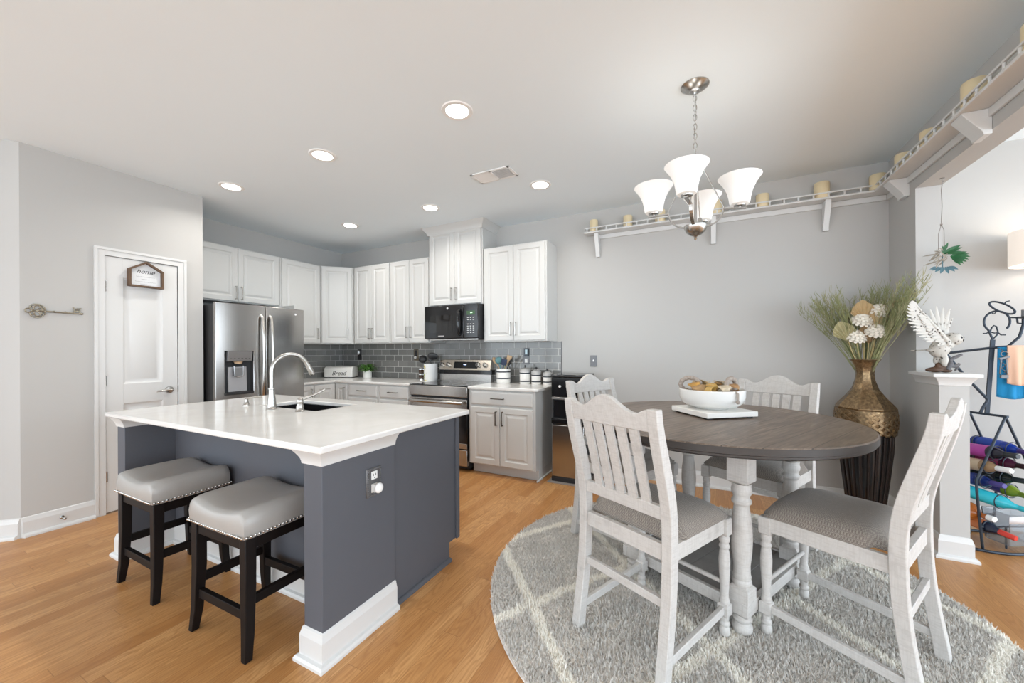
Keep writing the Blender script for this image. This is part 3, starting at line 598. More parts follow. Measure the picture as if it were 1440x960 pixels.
b = MB()
for i in range(3): b.box(MX0 + .648 + i * .010, MX0 + .654 + i * .010, MYF - .0312, MYF - .0304, 1.707, 1.719)
obj('clock_segment', b, mat('lcd_digits', (.3, .6, .3), .5, ecol=(.6, 1, .6), estr=1.2), cpn, smooth=False)
b = MB()
for i in range(8):
    for k in range(3):
        if i in (2,): continue
        b.box(MX0 + .605 + k * .037, MX0 + .625 + k * .037, MYF - .0306, MYF - .0299, 1.655 - i * .024, 1.663 - i * .024)
obj('button', b, MPR, cpn, smooth=False)
b = MB(); b.box(MX0 + .2, MX0 + .285, MYF - .0306, MYF - .0299, 1.456, 1.463); obj('logo_strip', b, MPR, md_); b = MB(); b.lathe([(.013, 0), (.013, .002)], (MX0 + .335, MYF - .0295, 1.775), 18, Matrix.Rotation(PI / 2, 4, 'X')); obj('badge', b, MPR, md_)

# ------------------------------------------------------------------ water dispenser
wd = thing('water_dispenser', 'black and stainless floor-standing water dispenser against the back wall', 'water dispenser', (-1.19, 3.74, 0)); wx0, wx1, wy0, wy1 = -1.36, -1.03, 3.55, 3.92
b = MB(); b.box(wx0, wx1, wy0 + .02, wy1, .03, 1.045); obj('body', b, MBLKM, wd, bevel=.012)
b = MB(); b.box(wx0 - .004, wx1 + .004, wy0 - .004, wy1 + .004, 1.025, 1.05); obj('lid', b, MBLACK, wd, bevel=.008)
b = MB(); b.box(wx0, wx1, wy0, wy0 + .03, .83, 1.024); pn_ = obj('tap_panel', b, MBLACK, wd, bevel=.006)
for i in range(3):
    b = MB(); b.lathe([(.012, 0), (.012, .012), (.008, .014)], (wx0 + .09 + i * .075, wy0, .935), 14, Matrix.Rotation(PI / 2, 4, 'X')); obj('tap_button', b, [MWPLA, MNICK, MWPLA][i], pn_)
b = MB(); b.box(wx0 + .003, wx1 - .003, wy0 - .004, wy0 + .03, .808, .828); obj('chrome_strip', b, MNICK, wd, bevel=.002)
b = MB(); b.box(wx0 + .02, wx1 - .02, wy0 + .012, wy0 + .03, .62, .80); obj('dispensing_bay', b, MBLACK, wd); b = MB(); b.box(wx0, wx1, wy0 - .012, wy0 + .03, .565, .625); obj('drip_tray', b, MBLACK, wd, bevel=.01)
b = MB(); b.box(wx0 + .002, wx1 - .002, wy0 - .004, wy0 + .03, .05, .56); obj('door', b, MSTEEL, wd, bevel=.008); b = MB(); b.box(wx0, wx1, wy0 - .006, wy1, 0.006, .05); obj('base', b, MBLKM, wd, bevel=.004)
b = MB(); b.box(wx0 - .03, wx1 + .03, wy0 - .05, wy1, 0, .006); tag(obj('floor_mat', b, mat('grey_mat', (.28, .25, .23), .8), loc=(-1.2, 3.7, 0)), 'thin grey mat under the water dispenser', 'mat')

# ------------------------------------------------------------------ things on the back worktop
MINK = mat('ink', (.02, .02, .02), .6); MBAND = mat('navy_band', (.018, .022, .035), .4)
bb = thing('bread_box', 'white bread box with black script lettering in the corner', 'bread box', (-4.66, 3.80, ZC), math.radians(24), local=True)
b = MB(); prof = [(-.095, 0), (.095, 0), (.095, .10), (.085, .135), (.055, .15), (-.055, .15), (-.085, .135), (-.095, .10)]; b.prism(prof, lambda p, q, t: (t, p, q + .006), -.205, .205); obj('box', b, MCER, bb, bevel=.012, seg=3)
b = MB(); b.box(-.2, .2, -.09, .09, 0, .008); obj('base', b, MBLKM, bb)
text('Bread', .085, Matrix.Translation((0.01, -.0962, .062)) @ Matrix.Rotation(PI / 2, 4, 'X'), MINK, bb, 'lettering', shear=.35)

MFERN = mat('fern_green', (.06, .17, .025), .5, var=.5, vs=40)
fp = thing('potted_fern', 'small green fern in a white faceted pot by the bread box', 'potted plant', (-4.22, 3.87, ZC), local=True)
b = MB(); b.lathe([(.052, 0), (.058, .004), (.062, .105), (.054, .105), (.05, .08)], n=20); obj('pot', b, MCER, fp, ang=10)
b = MB()
for i in range(120):
    a = R.uniform(0, 2 * PI); L = R.uniform(.09, .17); up = R.uniform(.02, .11); w_ = .011
    prev = None; pts = []
    for k in range(6):
        t = k / 5; pts.append(Vector((math.cos(a) * L * t, math.sin(a) * L * t, .09 + up * math.sin(t * 2.2) * 1.1 - .03 * t * t)))
    q = Vector((-math.sin(a), math.cos(a), 0)); vs = []
    for k, p in enumerate(pts): ww = w_ * math.sin(PI * (.12 + .85 * k / 5)); vs += [p - q * ww, p + q * ww]
    b.add(vs, [(2 * k, 2 * k + 1, 2 * k + 3, 2 * k + 2) for k in range(5)])
obj('foliage', b, MFERN, fp, recalc=False)
def crock(name, label, x, y, r, h, m):
    t = thing(name, label, 'utensil crock', (x, y, ZC), local=True); b = MB(); b.lathe([(r * .9, 0), (r * .97, .008), (r, .02), (r, h), (r * .9, h), (r * .88, .02)], n=28); obj('pot', b, m, t); return t
def flower_print():
    t = NT('flower_printed_ceramic'); v = t.coord(); vo = t.add('ShaderNodeTexVoronoi'); t.l.new(v, vo.inputs[0]); vo.inputs['Scale'].default_value = 26
    xyz = t.add('ShaderNodeSeparateXYZ'); t.l.new(v, xyz.inputs[0]); side = t.math('LESS_THAN', t.math('ADD', xyz.outputs[0], t.math('MULTIPLY', xyz.outputs[1], .3)), -.03)
    m = t.math('MULTIPLY', t.ramp(vo.outputs[0], [(.3, 1.), (.42, 0.)]), side); c = t.mix(t.math('GREATER_THAN', t.noise(v, 20, 2), .5), (.75, .62, .12), (.30, .42, .10)); t.set(color=t.mix(m, (.80, .79, .77), c), rough=.2); return t.m
crock('utensil_crock', 'white crock with yellow flower print beside the range, holding black utensils', -3.115, 3.88, .086, .21, flower_print())
t = crock('utensil_crock', 'white ribbed crock with two dark bands, right of the range, full of mixed utensils', -2.075, 3.89, .082, .165, MCER)
for zz in (.05, .125): b = MB(); b.lathe([(.082, zz - .001), (.0838, zz), (.0838, zz + .012), (.082, zz + .013)], n=28, cap=False); obj('band', b, MBAND, t)
def utensil(label, base, tip, head, m, hm=None, group=None):
    """a handle from the crock's floor, and a head of its own shape at the top"""
    base, tip = Vector(base), Vector(tip); d = (tip - base).normalized(); t = thing('kitchen_utensil', label, 'utensil', base, group=group)
    b = MB(); b.tube([base, base.lerp(tip, .5), base.lerp(tip, .72)], [.0055, .006, .005], 8); obj('handle', b, m, t)
    u = Vector((.6, .8, 0)).normalized() if head[0] != 'edge' else Vector((.2, -1, 0)).normalized(); u = Vector((math.cos(.45), math.sin(.45), 0)); u = (u - d * u.dot(d)).normalized(); n = d.cross(u)
    c = base.lerp(tip, .86); Mh = Matrix((u, n, d)).transposed().to_4x4(); b = MB(); L = (tip - base).length * .28
    if head[0] == 'spoon': b.ball(c, 1, head[1], .012, L / 2, 16, 10, Mh)
    elif head[0] == 'ladle': b.ball(c, head[1], 1, .8, 1, 16, 10, Mh)
    else:
        w0, w1 = head[1], head[2]; b.add([c + Mh @ Vector(p) for p in [(-w0, -.004, -L / 2), (w0, -.004, -L / 2), (w0, .004, -L / 2), (-w0, .004, -L / 2), (-w1, -.004, L / 2), (w1, -.004, L / 2), (w1, .004, L / 2), (-w1, .004, L / 2)]],
              [(3, 2, 1, 0), (4, 5, 6, 7), (0, 1, 5, 4), (1, 2, 6, 5), (2, 3, 7, 6), (3, 0, 4, 7)])
    obj('head', b, hm or m, t, bevel=.003 if head[0] == 'flat' else 0); return t
MNYL = mat('black_nylon', (.012, .012, .013), .4); MWDU = mat('beech_wood', (.52, .36, .21), .6, var=.15); MTEAL = mat('teal_silicone', (.10, .24, .26), .45); MBLUE = mat('navy_silicone', (.02, .035, .08), .45); MOLIV = mat('sage_silicone', (.30, .33, .19), .5)
c0 = Vector((-3.115, 3.88, ZC)); U = lambda c, a, bx: c + Vector(a)
utensil('black ladle leaning out to one side of the flowered crock', c0 + Vector((.03, 0, .03)), c0 + Vector((-.135, -.02, .305)), ('ladle', .052), MNYL)
utensil('large black serving spoon standing upright in the flowered crock', c0 + Vector((-.02, .01, .03)), c0 + Vector((.045, -.01, .35)), ('spoon', .065), MNYL)
utensil('black slotted turner half hidden behind the big spoon in the flowered crock', c0 + Vector((-.03, .0, .03)), c0 + Vector((-.02, .03, .325)), ('flat', .025, .04), MNYL)
c1 = Vector((-2.075, 3.89, ZC))
utensil('pale wooden spoon leaning far out of the banded crock towards the range', c1 + Vector((.03, 0, .03)), c1 + Vector((-.13, -.01, .295)), ('spoon', .024), MWDU)
utensil('teal and navy silicone spoon in the banded crock', c1 + Vector((.01, -.02, .03)), c1 + Vector((-.055, -.03, .30)), ('spoon', .042), MTEAL, MTEAL)
utensil('navy spatula leaning behind the teal spoon in the banded crock', c1 + Vector((.0, .02, .03)), c1 + Vector((-.085, .02, .29)), ('flat', .025, .035), MBLUE)
utensil('sage green scraper at the back of the banded crock', c1 + Vector((.0, .03, .03)), c1 + Vector((-.005, .04, .275)), ('flat', .02, .028), MOLIV)
utensil('dark navy flat turner in the middle of the banded crock', c1 + Vector((-.02, -.02, .03)), c1 + Vector((.03, -.03, .275)), ('flat', .028, .034), MBLUE)
utensil('wooden spatula standing tall in the banded crock', c1 + Vector((-.03, 0, .03)), c1 + Vector((.085, 0, .315)), ('flat', .02, .03), MWDU)
utensil('thin black whisk handle leaning out of the banded crock towards the canisters', c1 + Vector((-.03, .02, .03)), c1 + Vector((.115, -.02, .275)), ('spoon', .014), MNYL)
def canister(label, x, y, r, h):
    t = thing('canister', label, 'canister', (x, y, ZC), local=True, group='striped canisters'); b = MB(); b.lathe([(r * .93, 0), (r, .006), (r, h), (r * .9, h)], n=28); obj('jar', b, MCER, t)
    for zz in (.032, h - .012): b = MB(); b.lathe([(r, zz - .007), (r + .0018, zz - .006), (r + .0018, zz + .005), (r, zz + .006)], n=28, cap=False); obj('band', b, MBAND, t)
    b = MB(); b.lathe([(r + .001, h), (r + .001, h + .022), (r * .93, h + .03), (r * .5, h + .043), (r * .2, h + .046)], n=28); l = obj('lid', b, mat('grey_lid_%d' % int(r * 1000), (.42, .42, .41), .3), t)
    b = MB(); b.lathe([(.004, 0), (.004, .01), (.011, .016), (.011, .024), (.005, .03)], (0, 0, h + .045), 14); obj('knob', b, MBLKM, l)
canister('largest of the three striped white canisters', -1.80, 3.89, .062, .135); canister('middle-sized striped white canister', -1.665, 3.89, .054, .115); canister('smallest striped white canister at the counter end', -1.535, 3.89, .048, .10)
sr = thing('spice_carousel', 'small dark carousel of steel-capped spice jars by the flowered crock', 'spice rack', (-3.30, 3.93, ZC), local=True)
b = MB(); b.lathe([(.04, 0), (.04, .008), (.006, .01), (.006, .15), (.012, .155), (.004, .165)], n=16); obj('stand', b, MCHROME, sr)
for lv in range(2):
    for i in range(5):
        a = i * 2 * PI / 5; c = (.026 * math.cos(a), .026 * math.sin(a), .012 + lv * .07); b = MB(); b.lathe([(.014, 0), (.014, .044), (.011, .048)], c, 12); j = obj('jar', b, mat('spice_brown', (.06, .03, .015), .2) if 'spice_brown' not in bpy.data.materials else bpy.data.materials['spice_brown'], sr)
        b = MB(); b.lathe([(.0145, .048), (.0145, .06), (.012, .062)], c, 12); obj('cap', b, MCHROME, j)

# outlets on the tiles, wall switch, low outlet
def plate_o(name, label, cat, x, y, zc_, w_, h_, n=(0, -1), m=None):
    t = thing(name, label, cat, (x, y, zc_), local=True); b = MB(); b.box(-w_ / 2, w_ / 2, -.005, 0, -h_ / 2, h_ / 2); obj('cover_plate', b, m or MDPL, t, bevel=.002); return t
YT = YW - .0125
for i, (lab, x, dm) in enumerate((('dark outlet plate with a black charger plugged in, above the potted fern', -4.535, MBLKM), ('bronze outlet plate with a small white plug beside the flowered crock', -3.47, mat('bronze_plate', (.20, .17, .13), .35, .7)))):
    t = plate_o('wall_outlet', lab, 'outlet', x, YT, 1.235, .078, .155, m=dm); b = MB(); b.box(-.017, .017, -.007, -.005, -.06, .06); obj('receptacle', b, MBLKM, t)
    b = MB(); b.box(-.018, .018, -.03, -.007, .0, .06) if i == 0 else b.ball((0, -.02, -.035), .02, n=14, m=8); obj('plug', b, MWPLA if i else MCHROME, t, bevel=.004 if i == 0 else 0)
t = plate_o('wall_outlet', 'pewter outlet plate with a tall electronic plug-in above the canisters', 'outlet', -1.845, YT, 1.222, .082, .185); b = MB(); b.box(-.014, .038, -.028, -.005, .0, .085); obj('plug_in', b, mat('plug_blue_black', (.03, .045, .06), .25), t, bevel=.006); b = MB(); b.box(-.002, .026, -.0285, -.0275, .02, .075); obj('light_bar', b, mat('pale_blue_panel', (.55, .7, .75), .3), t); b = MB(); b.box(-.016, .018, -.008, -.005, -.075, -.03); obj('receptacle', b, MWPLA, t)
t = plate_o('light_switch', 'grey pewter switch plate on the open wall above the dining chair', 'light switch', -1.061, YW - .0005, 1.172, .072, .118); b = MB(); b.box(-.006, .006, -.014, -.005, -.006, .014); obj('toggle', b, MNICK, t)
t = plate_o('wall_outlet', 'white outlet plate low on the wall behind the dining table', 'outlet', .74, YW - .0005, .245, .072, .118, m=MWPLA); b = MB(); b.box(-.017, .017, -.007, -.005, .008, .042); b.box(-.017, .017, -.007, -.005, -.042, -.008); obj('receptacle', b, mat('receptacle_white', (.7, .7, .69), .4), t, bevel=.003)

# ------------------------------------------------------------------ ceiling: recessed lights, vent, chandelier
def emis(name, c, e, base=(.9, .9, .88)): return mat(name, base, .5, ecol=c, estr=e)
MLAMP = emis('lit_lens', (1, .97, .92), CAN_E); MTRW = mat('white_ring', (.85, .85, .84), .4)
cans = [(-1.352, 1.95, 'nearest recessed ceiling light, above the end of the island by the dining rug'), (-2.557, 1.93, 'recessed ceiling light above the faucet, second along the island row'), (-3.763, 1.925, 'recessed ceiling light in front of the pantry door corner'),
        (-3.708, 3.156, 'recessed ceiling light in the far corner above the bread box'), (-2.521, 3.148, 'recessed ceiling light in front of the raised microwave cabinet'), (-1.305, 3.163, 'recessed ceiling light next to the ceiling vent, before the open wall')]
for x, y, lab in cans:
    t = thing('recessed_light', lab, 'ceiling light', (x, y, H), local=True, group='recessed ceiling lights')
    b = MB(); b.lathe([(.070, -.001), (.070, -.006), (.092, -.006), (.098, -.0005)], n=36, cap=False); obj('trim_ring', b, MTRW, t); b = MB(); b.lathe([(.071, -.0045), (.001, -.0045)], n=32, cap=False); obj('lens', b, MLAMP, t, recalc=False)
    light('can_lamp', 'AREA', (x, y, H - .012), CAN_W, (1, .96, .90), .13, (0, 0, 0), spread=2.6)
v_ = thing('ceiling_vent', 'white ceiling air register with one dark louvred half', 'air vent', (-1.573, 2.805, H), local=True)
b = MB(); L_, W_ = .18, .094
for x0, x1, y0, y1 in ((-L_, L_, -W_, -W_ + .022), (-L_, L_, W_ - .022, W_), (-L_, -L_ + .022, -W_, W_), (L_ - .022, L_, -W_, W_), (-.008, .008, -W_, W_)): b.box(x0, x1, y0, y1, -.008, -.0005)
obj('frame', b, MTRW, v_, bevel=.002)
b = MB(); b.box(-L_ + .02, L_ - .02, -W_ + .02, W_ - .02, -.0012, -.0006); obj('backing', b, mat('duct_dark', (.10, .10, .10), .8), v_)
b = MB()
for i in range(9):
    yy = -W_ + .03 + i * .0165; b.bar((-L_ + .022, yy, -.005), (-.008, yy, -.005), .014, .0015, (0, 1, -.25)); b.bar((.008, yy, -.005), (L_ - .022, yy, -.005), .010, .0015, (0, .35, 1))
obj('louvre', b, MTRW, v_, smooth=False)

MSHADE = emis('lit_white_glass', (1, .975, .93), SHADE_E, (.74, .74, .73))
CX, CY = -.046, 2.372
ch = thing('chandelier', 'brushed nickel four-light chandelier with white glass shades', 'chandelier', (CX, CY, H), local=True); zz = lambda z: z - H
b = MB(); b.lathe([(.073, 0), (.073, -.004), (.066, -.010), (.045, -.024), (.028, -.030), (.024, -.038), (.009, -.042), (.006, -.05)], n=32); obj('canopy', b, MNICK, ch)
b = MB(); z = -.055; k = 0
while z > zz(2.40):
    a = k % 2 * PI / 2; L2 = .017; b.tube([(.0095 * math.sin(t) * math.cos(a), .0095 * math.sin(t) * math.sin(a), z - L2 + L2 * 1.15 * math.cos(t)) for t in [2 * PI * i / 12 for i in range(12)]], .0019, 6, True); z -= .0265; k += 1
b.tube([(.004, .003, -.05), (.006, .004, -.15), (-.004, .005, -.25), (.003, -.004, zz(2.36))], .0018, 6); obj('chain', b, MNICK, ch)
b = MB(); b.lathe([(.005, zz(2.365)), (.016, zz(2.36)), (.020, zz(2.345)), (.014, zz(2.335)), (.03, zz(2.33)), (.032, zz(2.318)), (.008, zz(2.312)), (.0075, zz(1.975))], n=20); obj('stem', b, MNICK, ch)
for i in range(3):
    a = i * 2 * PI / 3; b = MB(); b.ring((.018 * math.cos(a), .018 * math.sin(a), zz(2.352)), .013, .003, 14, 6, (-math.sin(a), math.cos(a), 0)); obj('loop', b, MNICK, ch)
b = MB(); b.lathe([(.004, zz(1.985)), (.06, zz(1.982)), (.060, zz(1.972)), (.05, zz(1.948)), (.03, zz(1.930)), (.01, zz(1.922)), (.006, zz(1.915)), (.009, zz(1.909)), (.004, zz(1.90))], n=32); obj('hub_bowl', b, MNICK, ch)
for D, ro in ((Vector((.2154, .0391, 0)), .219), (Vector((-.035, -.2416, 0)), .244), (Vector((-.2154, -.0391, 0)), .219), (Vector((.035, .2416, 0)), .244)):
    D.normalize(); P = lambda r, z: D * r + Vector((0, 0, zz(z)))
    b = MB(); pts = [P(.05, 1.974)] + [P(.05 + .09 * math.sin(t), 2.062 - .088 * math.cos(t)) for t in [PI / 2 * k / 8 for k in range(1, 9)]]; side = D.cross(Vector((0, 0, 1)))
    for p, q in zip(pts, pts[1:]): b.bar(p, q, .016, .006, side)
    b.bar(P(.137, 2.059), P(ro + .032, 2.053), .018, .006, side); ar = obj('arm', b, MNICK, ch)
    b = MB(); b.tube([P(.145, 2.062), P(.028, 2.322)], .003, 8); obj('stay_rod', b, MNICK, ar)
    b = MB(); c = P(ro, 2.056); b.lathe([(.006, 0), (.006, .008), (.028, .010), (.030, .016), (.024, .02), (.02, .03)], c, 20); obj('socket', b, MNICK, ar)
    b = MB(); c = P(ro, 2.066); b.lathe([(.024, .006), (.045, .010), (.050, .022), (.053, .045), (.061, .08), (.078, .118), (.098, .148), (.106, .158), (.103, .158), (.075, .118), (.057, .078), (.048, .04), (.044, .018)], c, 32, cap=False); obj('shade', b, MSHADE, ar)
    q = c + Vector((CX, CY, H + .14)); light('bulb', 'POINT', q, SHADE_W, (1, .96, .90), .045)
# ------------------------------------------------------------------ gallery shelf round the corner, candles
gs = thing('gallery_shelf', 'long white corner shelf with a railing high on the walls', 'shelf', (XR, YW, 2.5)); D_ = .122; SX, SYE = -1.125, .6
b = MB(); b.prism([(SX, YW - .0005), (SX, YW - D_), (XR - D_, YW - D_), (XR - D_, SYE), (XR - .0005, SYE), (XR - .0005, YW - .0005)], lambda p, q, t: (p, q, t), 2.50, 2.517); obj('shelf_board', b, MTRIM, gs, bevel=.003)
b = MB(); b.box(SX + .09, XR - .016, YW - .015, YW - .0006, 2.455, 2.499); b.box(XR - .015, XR - .0006, SYE, YW - .0006, 2.455, 2.499); obj('ledger', b, MTRIM, gs, bevel=.003)
b = MB(); o_ = D_ - .008; b.box(SX + .005, XR - o_ + .004, YW - o_ - .006, YW - o_ + .006, 2.546, 2.558); b.box(XR - o_ - .006, XR - o_ + .006, SYE, YW - o_ + .006, 2.546, 2.558); b.box(SX + .005, SX + .017, YW - o_, YW, 2.546, 2.558); obj('rail', b, MTRIM, gs, bevel=.0015)
b = MB(); b.lathe([(.006, 2.517), (.0075, 2.521), (.006, 2.532), (.0075, 2.542), (.006, 2.546)], (0, 0, 0), 8); b0 = None
for i in range(23):
    x = SX + .03 + i * .0995
    if x > XR - o_: break
    if b0 is None: bb2 = MB(); bb2.v = [(p[0] + x, p[1] + YW - o_, p[2]) for p in b.v]; bb2.f = list(b.f); b0 = obj('baluster', bb2, MTRIM, gs); x0_ = x
    else: c = dup(b0, gs); c.location = (x - x0_, 0, 0)
i = 0
while YW - o_ - i * .0955 > 1.2:
    c = dup(b0, gs); c.location = (XR - o_ - x0_, -i * .0955, 0); i += 1
BRK = [(0, 0), (.108, 0), (.108, -.018), (.035, -.20), (.03, -.235), (0, -.235)]
for x in (-1.005, .07, .895): b = MB(); b.prism([(p, q + 2.4995) for p, q in BRK], lambda p, q, t: (t, YW - .0006 - p, q), x - .02, x + .02); obj('bracket', b, MTRIM, gs, bevel=.002)
for y in (3.735, 2.86, 1.9): b = MB(); b.prism([(p, q * .55 + 2.4995) for p, q in BRK], lambda p, q, t: (XR - .0006 - p, t, q), y - .05, y + .05); obj('bracket', b, MTRIM, gs, bevel=.002)
MCAN = mat('cream_wax', (.74, .62, .40), .45, var=.06, vs=10, sub=.0)
cand = [(-1.035, 3.965, .042, .125, 'cream pillar candle at the far end of the gallery shelf, by the cabinets'), (-.69, 3.965, .044, .115, 'second cream candle on the shelf, counting from the cabinets end'), (-.385, 3.965, .046, .12, 'cream candle third from the cabinets end of the shelf, behind the leftmost glass shade'),
        (.09, 3.965, .05, .125, 'cream candle on the shelf behind the rear chandelier shade'), (.45, 3.965, .05, .115, 'short wide cream candle on the shelf just beyond the chandelier'), (.86, 3.965, .053, .135, 'cream candle above the wall bracket nearest the corner'),
        (1.20, 3.94, .05, .12, 'cream candle in the very corner of the gallery shelf'), (1.235, 3.60, .048, .12, 'first cream candle round the corner on the side shelf'), (1.235, 3.25, .048, .105, 'squat cream candle second round the corner on the side shelf'), (1.235, 2.815, .05, .135, 'tall cream candle above the side bracket of the shelf'), (1.235, 2.39, .05, .12, 'cream candle cut by the picture edge on the side shelf')]
for x, y, r, h, lab in cand:
    t = thing('pillar_candle', lab, 'candle', (x, y, 2.5172), local=True, group='candles on the gallery shelf'); b = MB(); b.lathe([(r * .97, 0), (r, .004), (r, h - .006), (r * .93, h), (r * .6, h - .008), (.004, h - .012)], n=24); obj('wax', b, MCAN, t)
    b = MB(); b.tube([(0, 0, h - .012), (.001, 0, h + .003)], .0015, 6); obj('wick', b, MINK, t)

# ------------------------------------------------------------------ bar stools
MNAIL = mat('nailhead_steel', (.55, .53, .5), .25, 1)
def stool():
    r = thing('bar_stool', '', 'stool', local=True); sx, sy = .218, .178
    # saddle seat: superellipse plan, dished along the length
    b = MB(); NX, NY = 22, 14; top = []; vs = []
    def plan(i, j):
        u, v = 2 * i / NX - 1, 2 * j / NY - 1; k = .13; return sx * u * (1 - k * .35 * v ** 4 * u ** 4), sy * v * (1 - k * .35 * u ** 4 * v ** 4)
    for i in range(NX + 1):
        for j in range(NY + 1):
            x, y = plan(i, j); u, v = 2 * i / NX - 1, 2 * j / NY - 1
            z = .605 + .026 * (math.sin((abs(u) ** 2.2) * PI / 2)) - .010 * abs(v) ** 6 - .022 * max(0, abs(u) - .86) / .14 * abs(u) ** 6
            vs.append((x, y, z))
    n = len(vs); fs = [(i * (NY + 1) + j, (i + 1) * (NY + 1) + j, (i + 1) * (NY + 1) + j + 1, i * (NY + 1) + j + 1) for i in range(NX) for j in range(NY)]
    per = [(i, 0) for i in range(NX)] + [(NX, j) for j in range(NY)] + [(i, NY) for i in range(NX, 0, -1)] + [(0, j) for j in range(NY, 0, -1)]
    rows = []
    for d, z in ((.007, None), (.010, .56), (.008, .52), (.004, .508)):
        row = []
        for i, j in per:
            x, y = plan(i, j); l = math.hypot(x / sx, y / sy); q = vs[i * (NY + 1) + j]; row.append(len(vs)); vs.append((x * (1 + d / sx), y * (1 + d / sy), q[2] - .012 if z is None else z))
        rows.append(row)
    edge = [i * (NY + 1) + j for i, j in per]; P_ = len(per)
    for a, c in zip([edge] + rows, rows): fs += [(a[k], a[(k + 1) % P_], c[(k + 1) % P_], c[k]) for k in range(P_)]
    fs.append(tuple(rows[-1][::-1])); b.add(vs, fs); seat = obj('seat', b, MLEATH, r, ang=60)
    b = MB()
    for i in range(26):
        x = -sx + .006 + i * (2 * sx - .012) / 25
        for s in (-1, 1): b.ball((x, s * (sy + .0085), .519), .0062, 1, .6, 1, 8, 6)
    for j in range(21):
        y = -sy + .006 + j * (2 * sy - .012) / 20
        for s in (-1, 1): b.ball((s * (sx + .0085), y, .519), .0062, .6, 1, 1, 8, 6)
    obj('nailhead_trim', b, MNAIL, seat)
    b = MB(); b.box(-sx + .012, sx - .012, -sy + .012, sy - .012, .455, .51); obj('apron', b, MESPR, r, bevel=.003)
    for ix in (-1, 1):
        for iy in (-1, 1):
            b = MB(); x, y = ix * .193, iy * .150; rows = []
            for z, w_, k in ((.506, .046, 0), (.30, .044, 0), (.10, .037, .006), (0, .031, .016)):
                cx, cy = x + ix * k, y + iy * k; rows.append([(cx - w_ / 2, cy - w_ / 2, z), (cx + w_ / 2, cy - w_ / 2, z), (cx + w_ / 2, cy + w_ / 2, z), (cx - w_ / 2, cy + w_ / 2, z)])
            vs = [p for q in rows for p in q]; b.add(vs, [(k * 4 + j, k * 4 + (j + 1) % 4, k * 4 + 4 + (j + 1) % 4, k * 4 + 4 + j) for k in range(3) for j in range(4)] + [(0, 1, 2, 3), (12, 13, 14, 15)]); obj('leg', b, MESPR, r, bevel=.003)
    for s in (-1, 1):
        b = MB(); b.box(s * .193 - .011, s * .193 + .011, -.13, .13, .215, .255); obj('stretcher', b, MESPR, r, bevel=.002)
        b = MB(); b.box(-.175, .175, s * .15 - .011, s * .15 + .011, .155, .195); obj('stretcher', b, MESPR, r, bevel=.002)
    return r
s1 = stool(); s1.location = (-2.735, 1.095, 0); s1['label'] = 'grey leather saddle stool with nailheads, nearest the pantry door'; s1['group'] = 'bar stools at the island'; s1.rotation_euler = (0, 0, math.radians(-.5))
s2_ = dup(s1, loc=(-1.925, 1.09, 0), rz=math.radians(.5), label='grey leather saddle stool tucked beside the end wall with the night light')

# ------------------------------------------------------------------ rug
RC = (.011, 2.329); RUGL = [(.749, .663, .327, .65), (-.839, .545, .28, .63)]; MRUG = rug_mat()
rg = thing('round_rug', 'round grey shag rug with a cream diamond lattice under the dining table', 'rug', (*RC, 0), local=True); RR = 1.178
b = MB(); b.lathe([(RR - .004, .001), (RR, .006), (RR - .006, .014), (.5, .014), (.01, .014)], n=128, cap=False); obj('backing', b, MRUG, rg)
rng = np.random.default_rng(5); N = 400000
rad = RR * np.sqrt(rng.random(N)); th = rng.random(N) * 2 * np.pi; px, py = rad * np.cos(th), rad * np.sin(th)
a = rng.random(N) * 2 * np.pi; lean = rng.random(N) * .014; hgt = .024 + .010 * rng.random(N) + .004 * np.sin(px * 21) * np.sin(py * 19); wd_ = .0018 + .0012 * rng.random(N); la = a + np.pi / 2 + rng.normal(0, .8, N)
lean = np.where(rad > RR - .03, lean * .5, lean); z0 = np.full(N, .011)
G_ = .0105; cx_, cy_ = np.floor(px / G_), np.floor(py / G_); hsh = lambda a, b, k: np.modf(np.abs(np.sin(a * 12.9898 + b * 78.233 + k) * 43758.5453))[0]
tx_ = (cx_ + .2 + .6 * hsh(cx_, cy_, 1.)) * G_; ty_ = (cy_ + .2 + .6 * hsh(cx_, cy_, 2.)) * G_; lx, ly = (hsh(cx_, cy_, 3.) - .5) * .017, (hsh(cx_, cy_, 4.) - .5) * .017; hgt = hgt * (.80 + .4 * hsh(cx_, cy_, 5.)); pull = .62
V = np.empty((N, 3, 3), np.float32)
V[:, 0] = np.c_[px - np.cos(a) * wd_, py - np.sin(a) * wd_, z0]; V[:, 1] = np.c_[px + np.cos(a) * wd_, py + np.sin(a) * wd_, z0]; V[:, 2] = np.c_[px + (tx_ - px) * pull + lx + np.cos(la) * lean * .4, py + (ty_ - py) * pull + ly + np.sin(la) * lean * .4, hgt]
me = bpy.data.meshes.new('pile'); me.vertices.add(N * 3); me.vertices.foreach_set('co', V.ravel()); me.loops.add(N * 3); me.loops.foreach_set('vertex_index', np.arange(N * 3, dtype=np.int32)); me.polygons.add(N); me.polygons.foreach_set('loop_start', np.arange(0, N * 3, 3, dtype=np.int32)); me.update(); me.validate(); me.materials.append(MRUG)
po = bpy.data.objects.new('pile', me); link(po, rg); po['kind'] = 'stuff'
RZ = .021

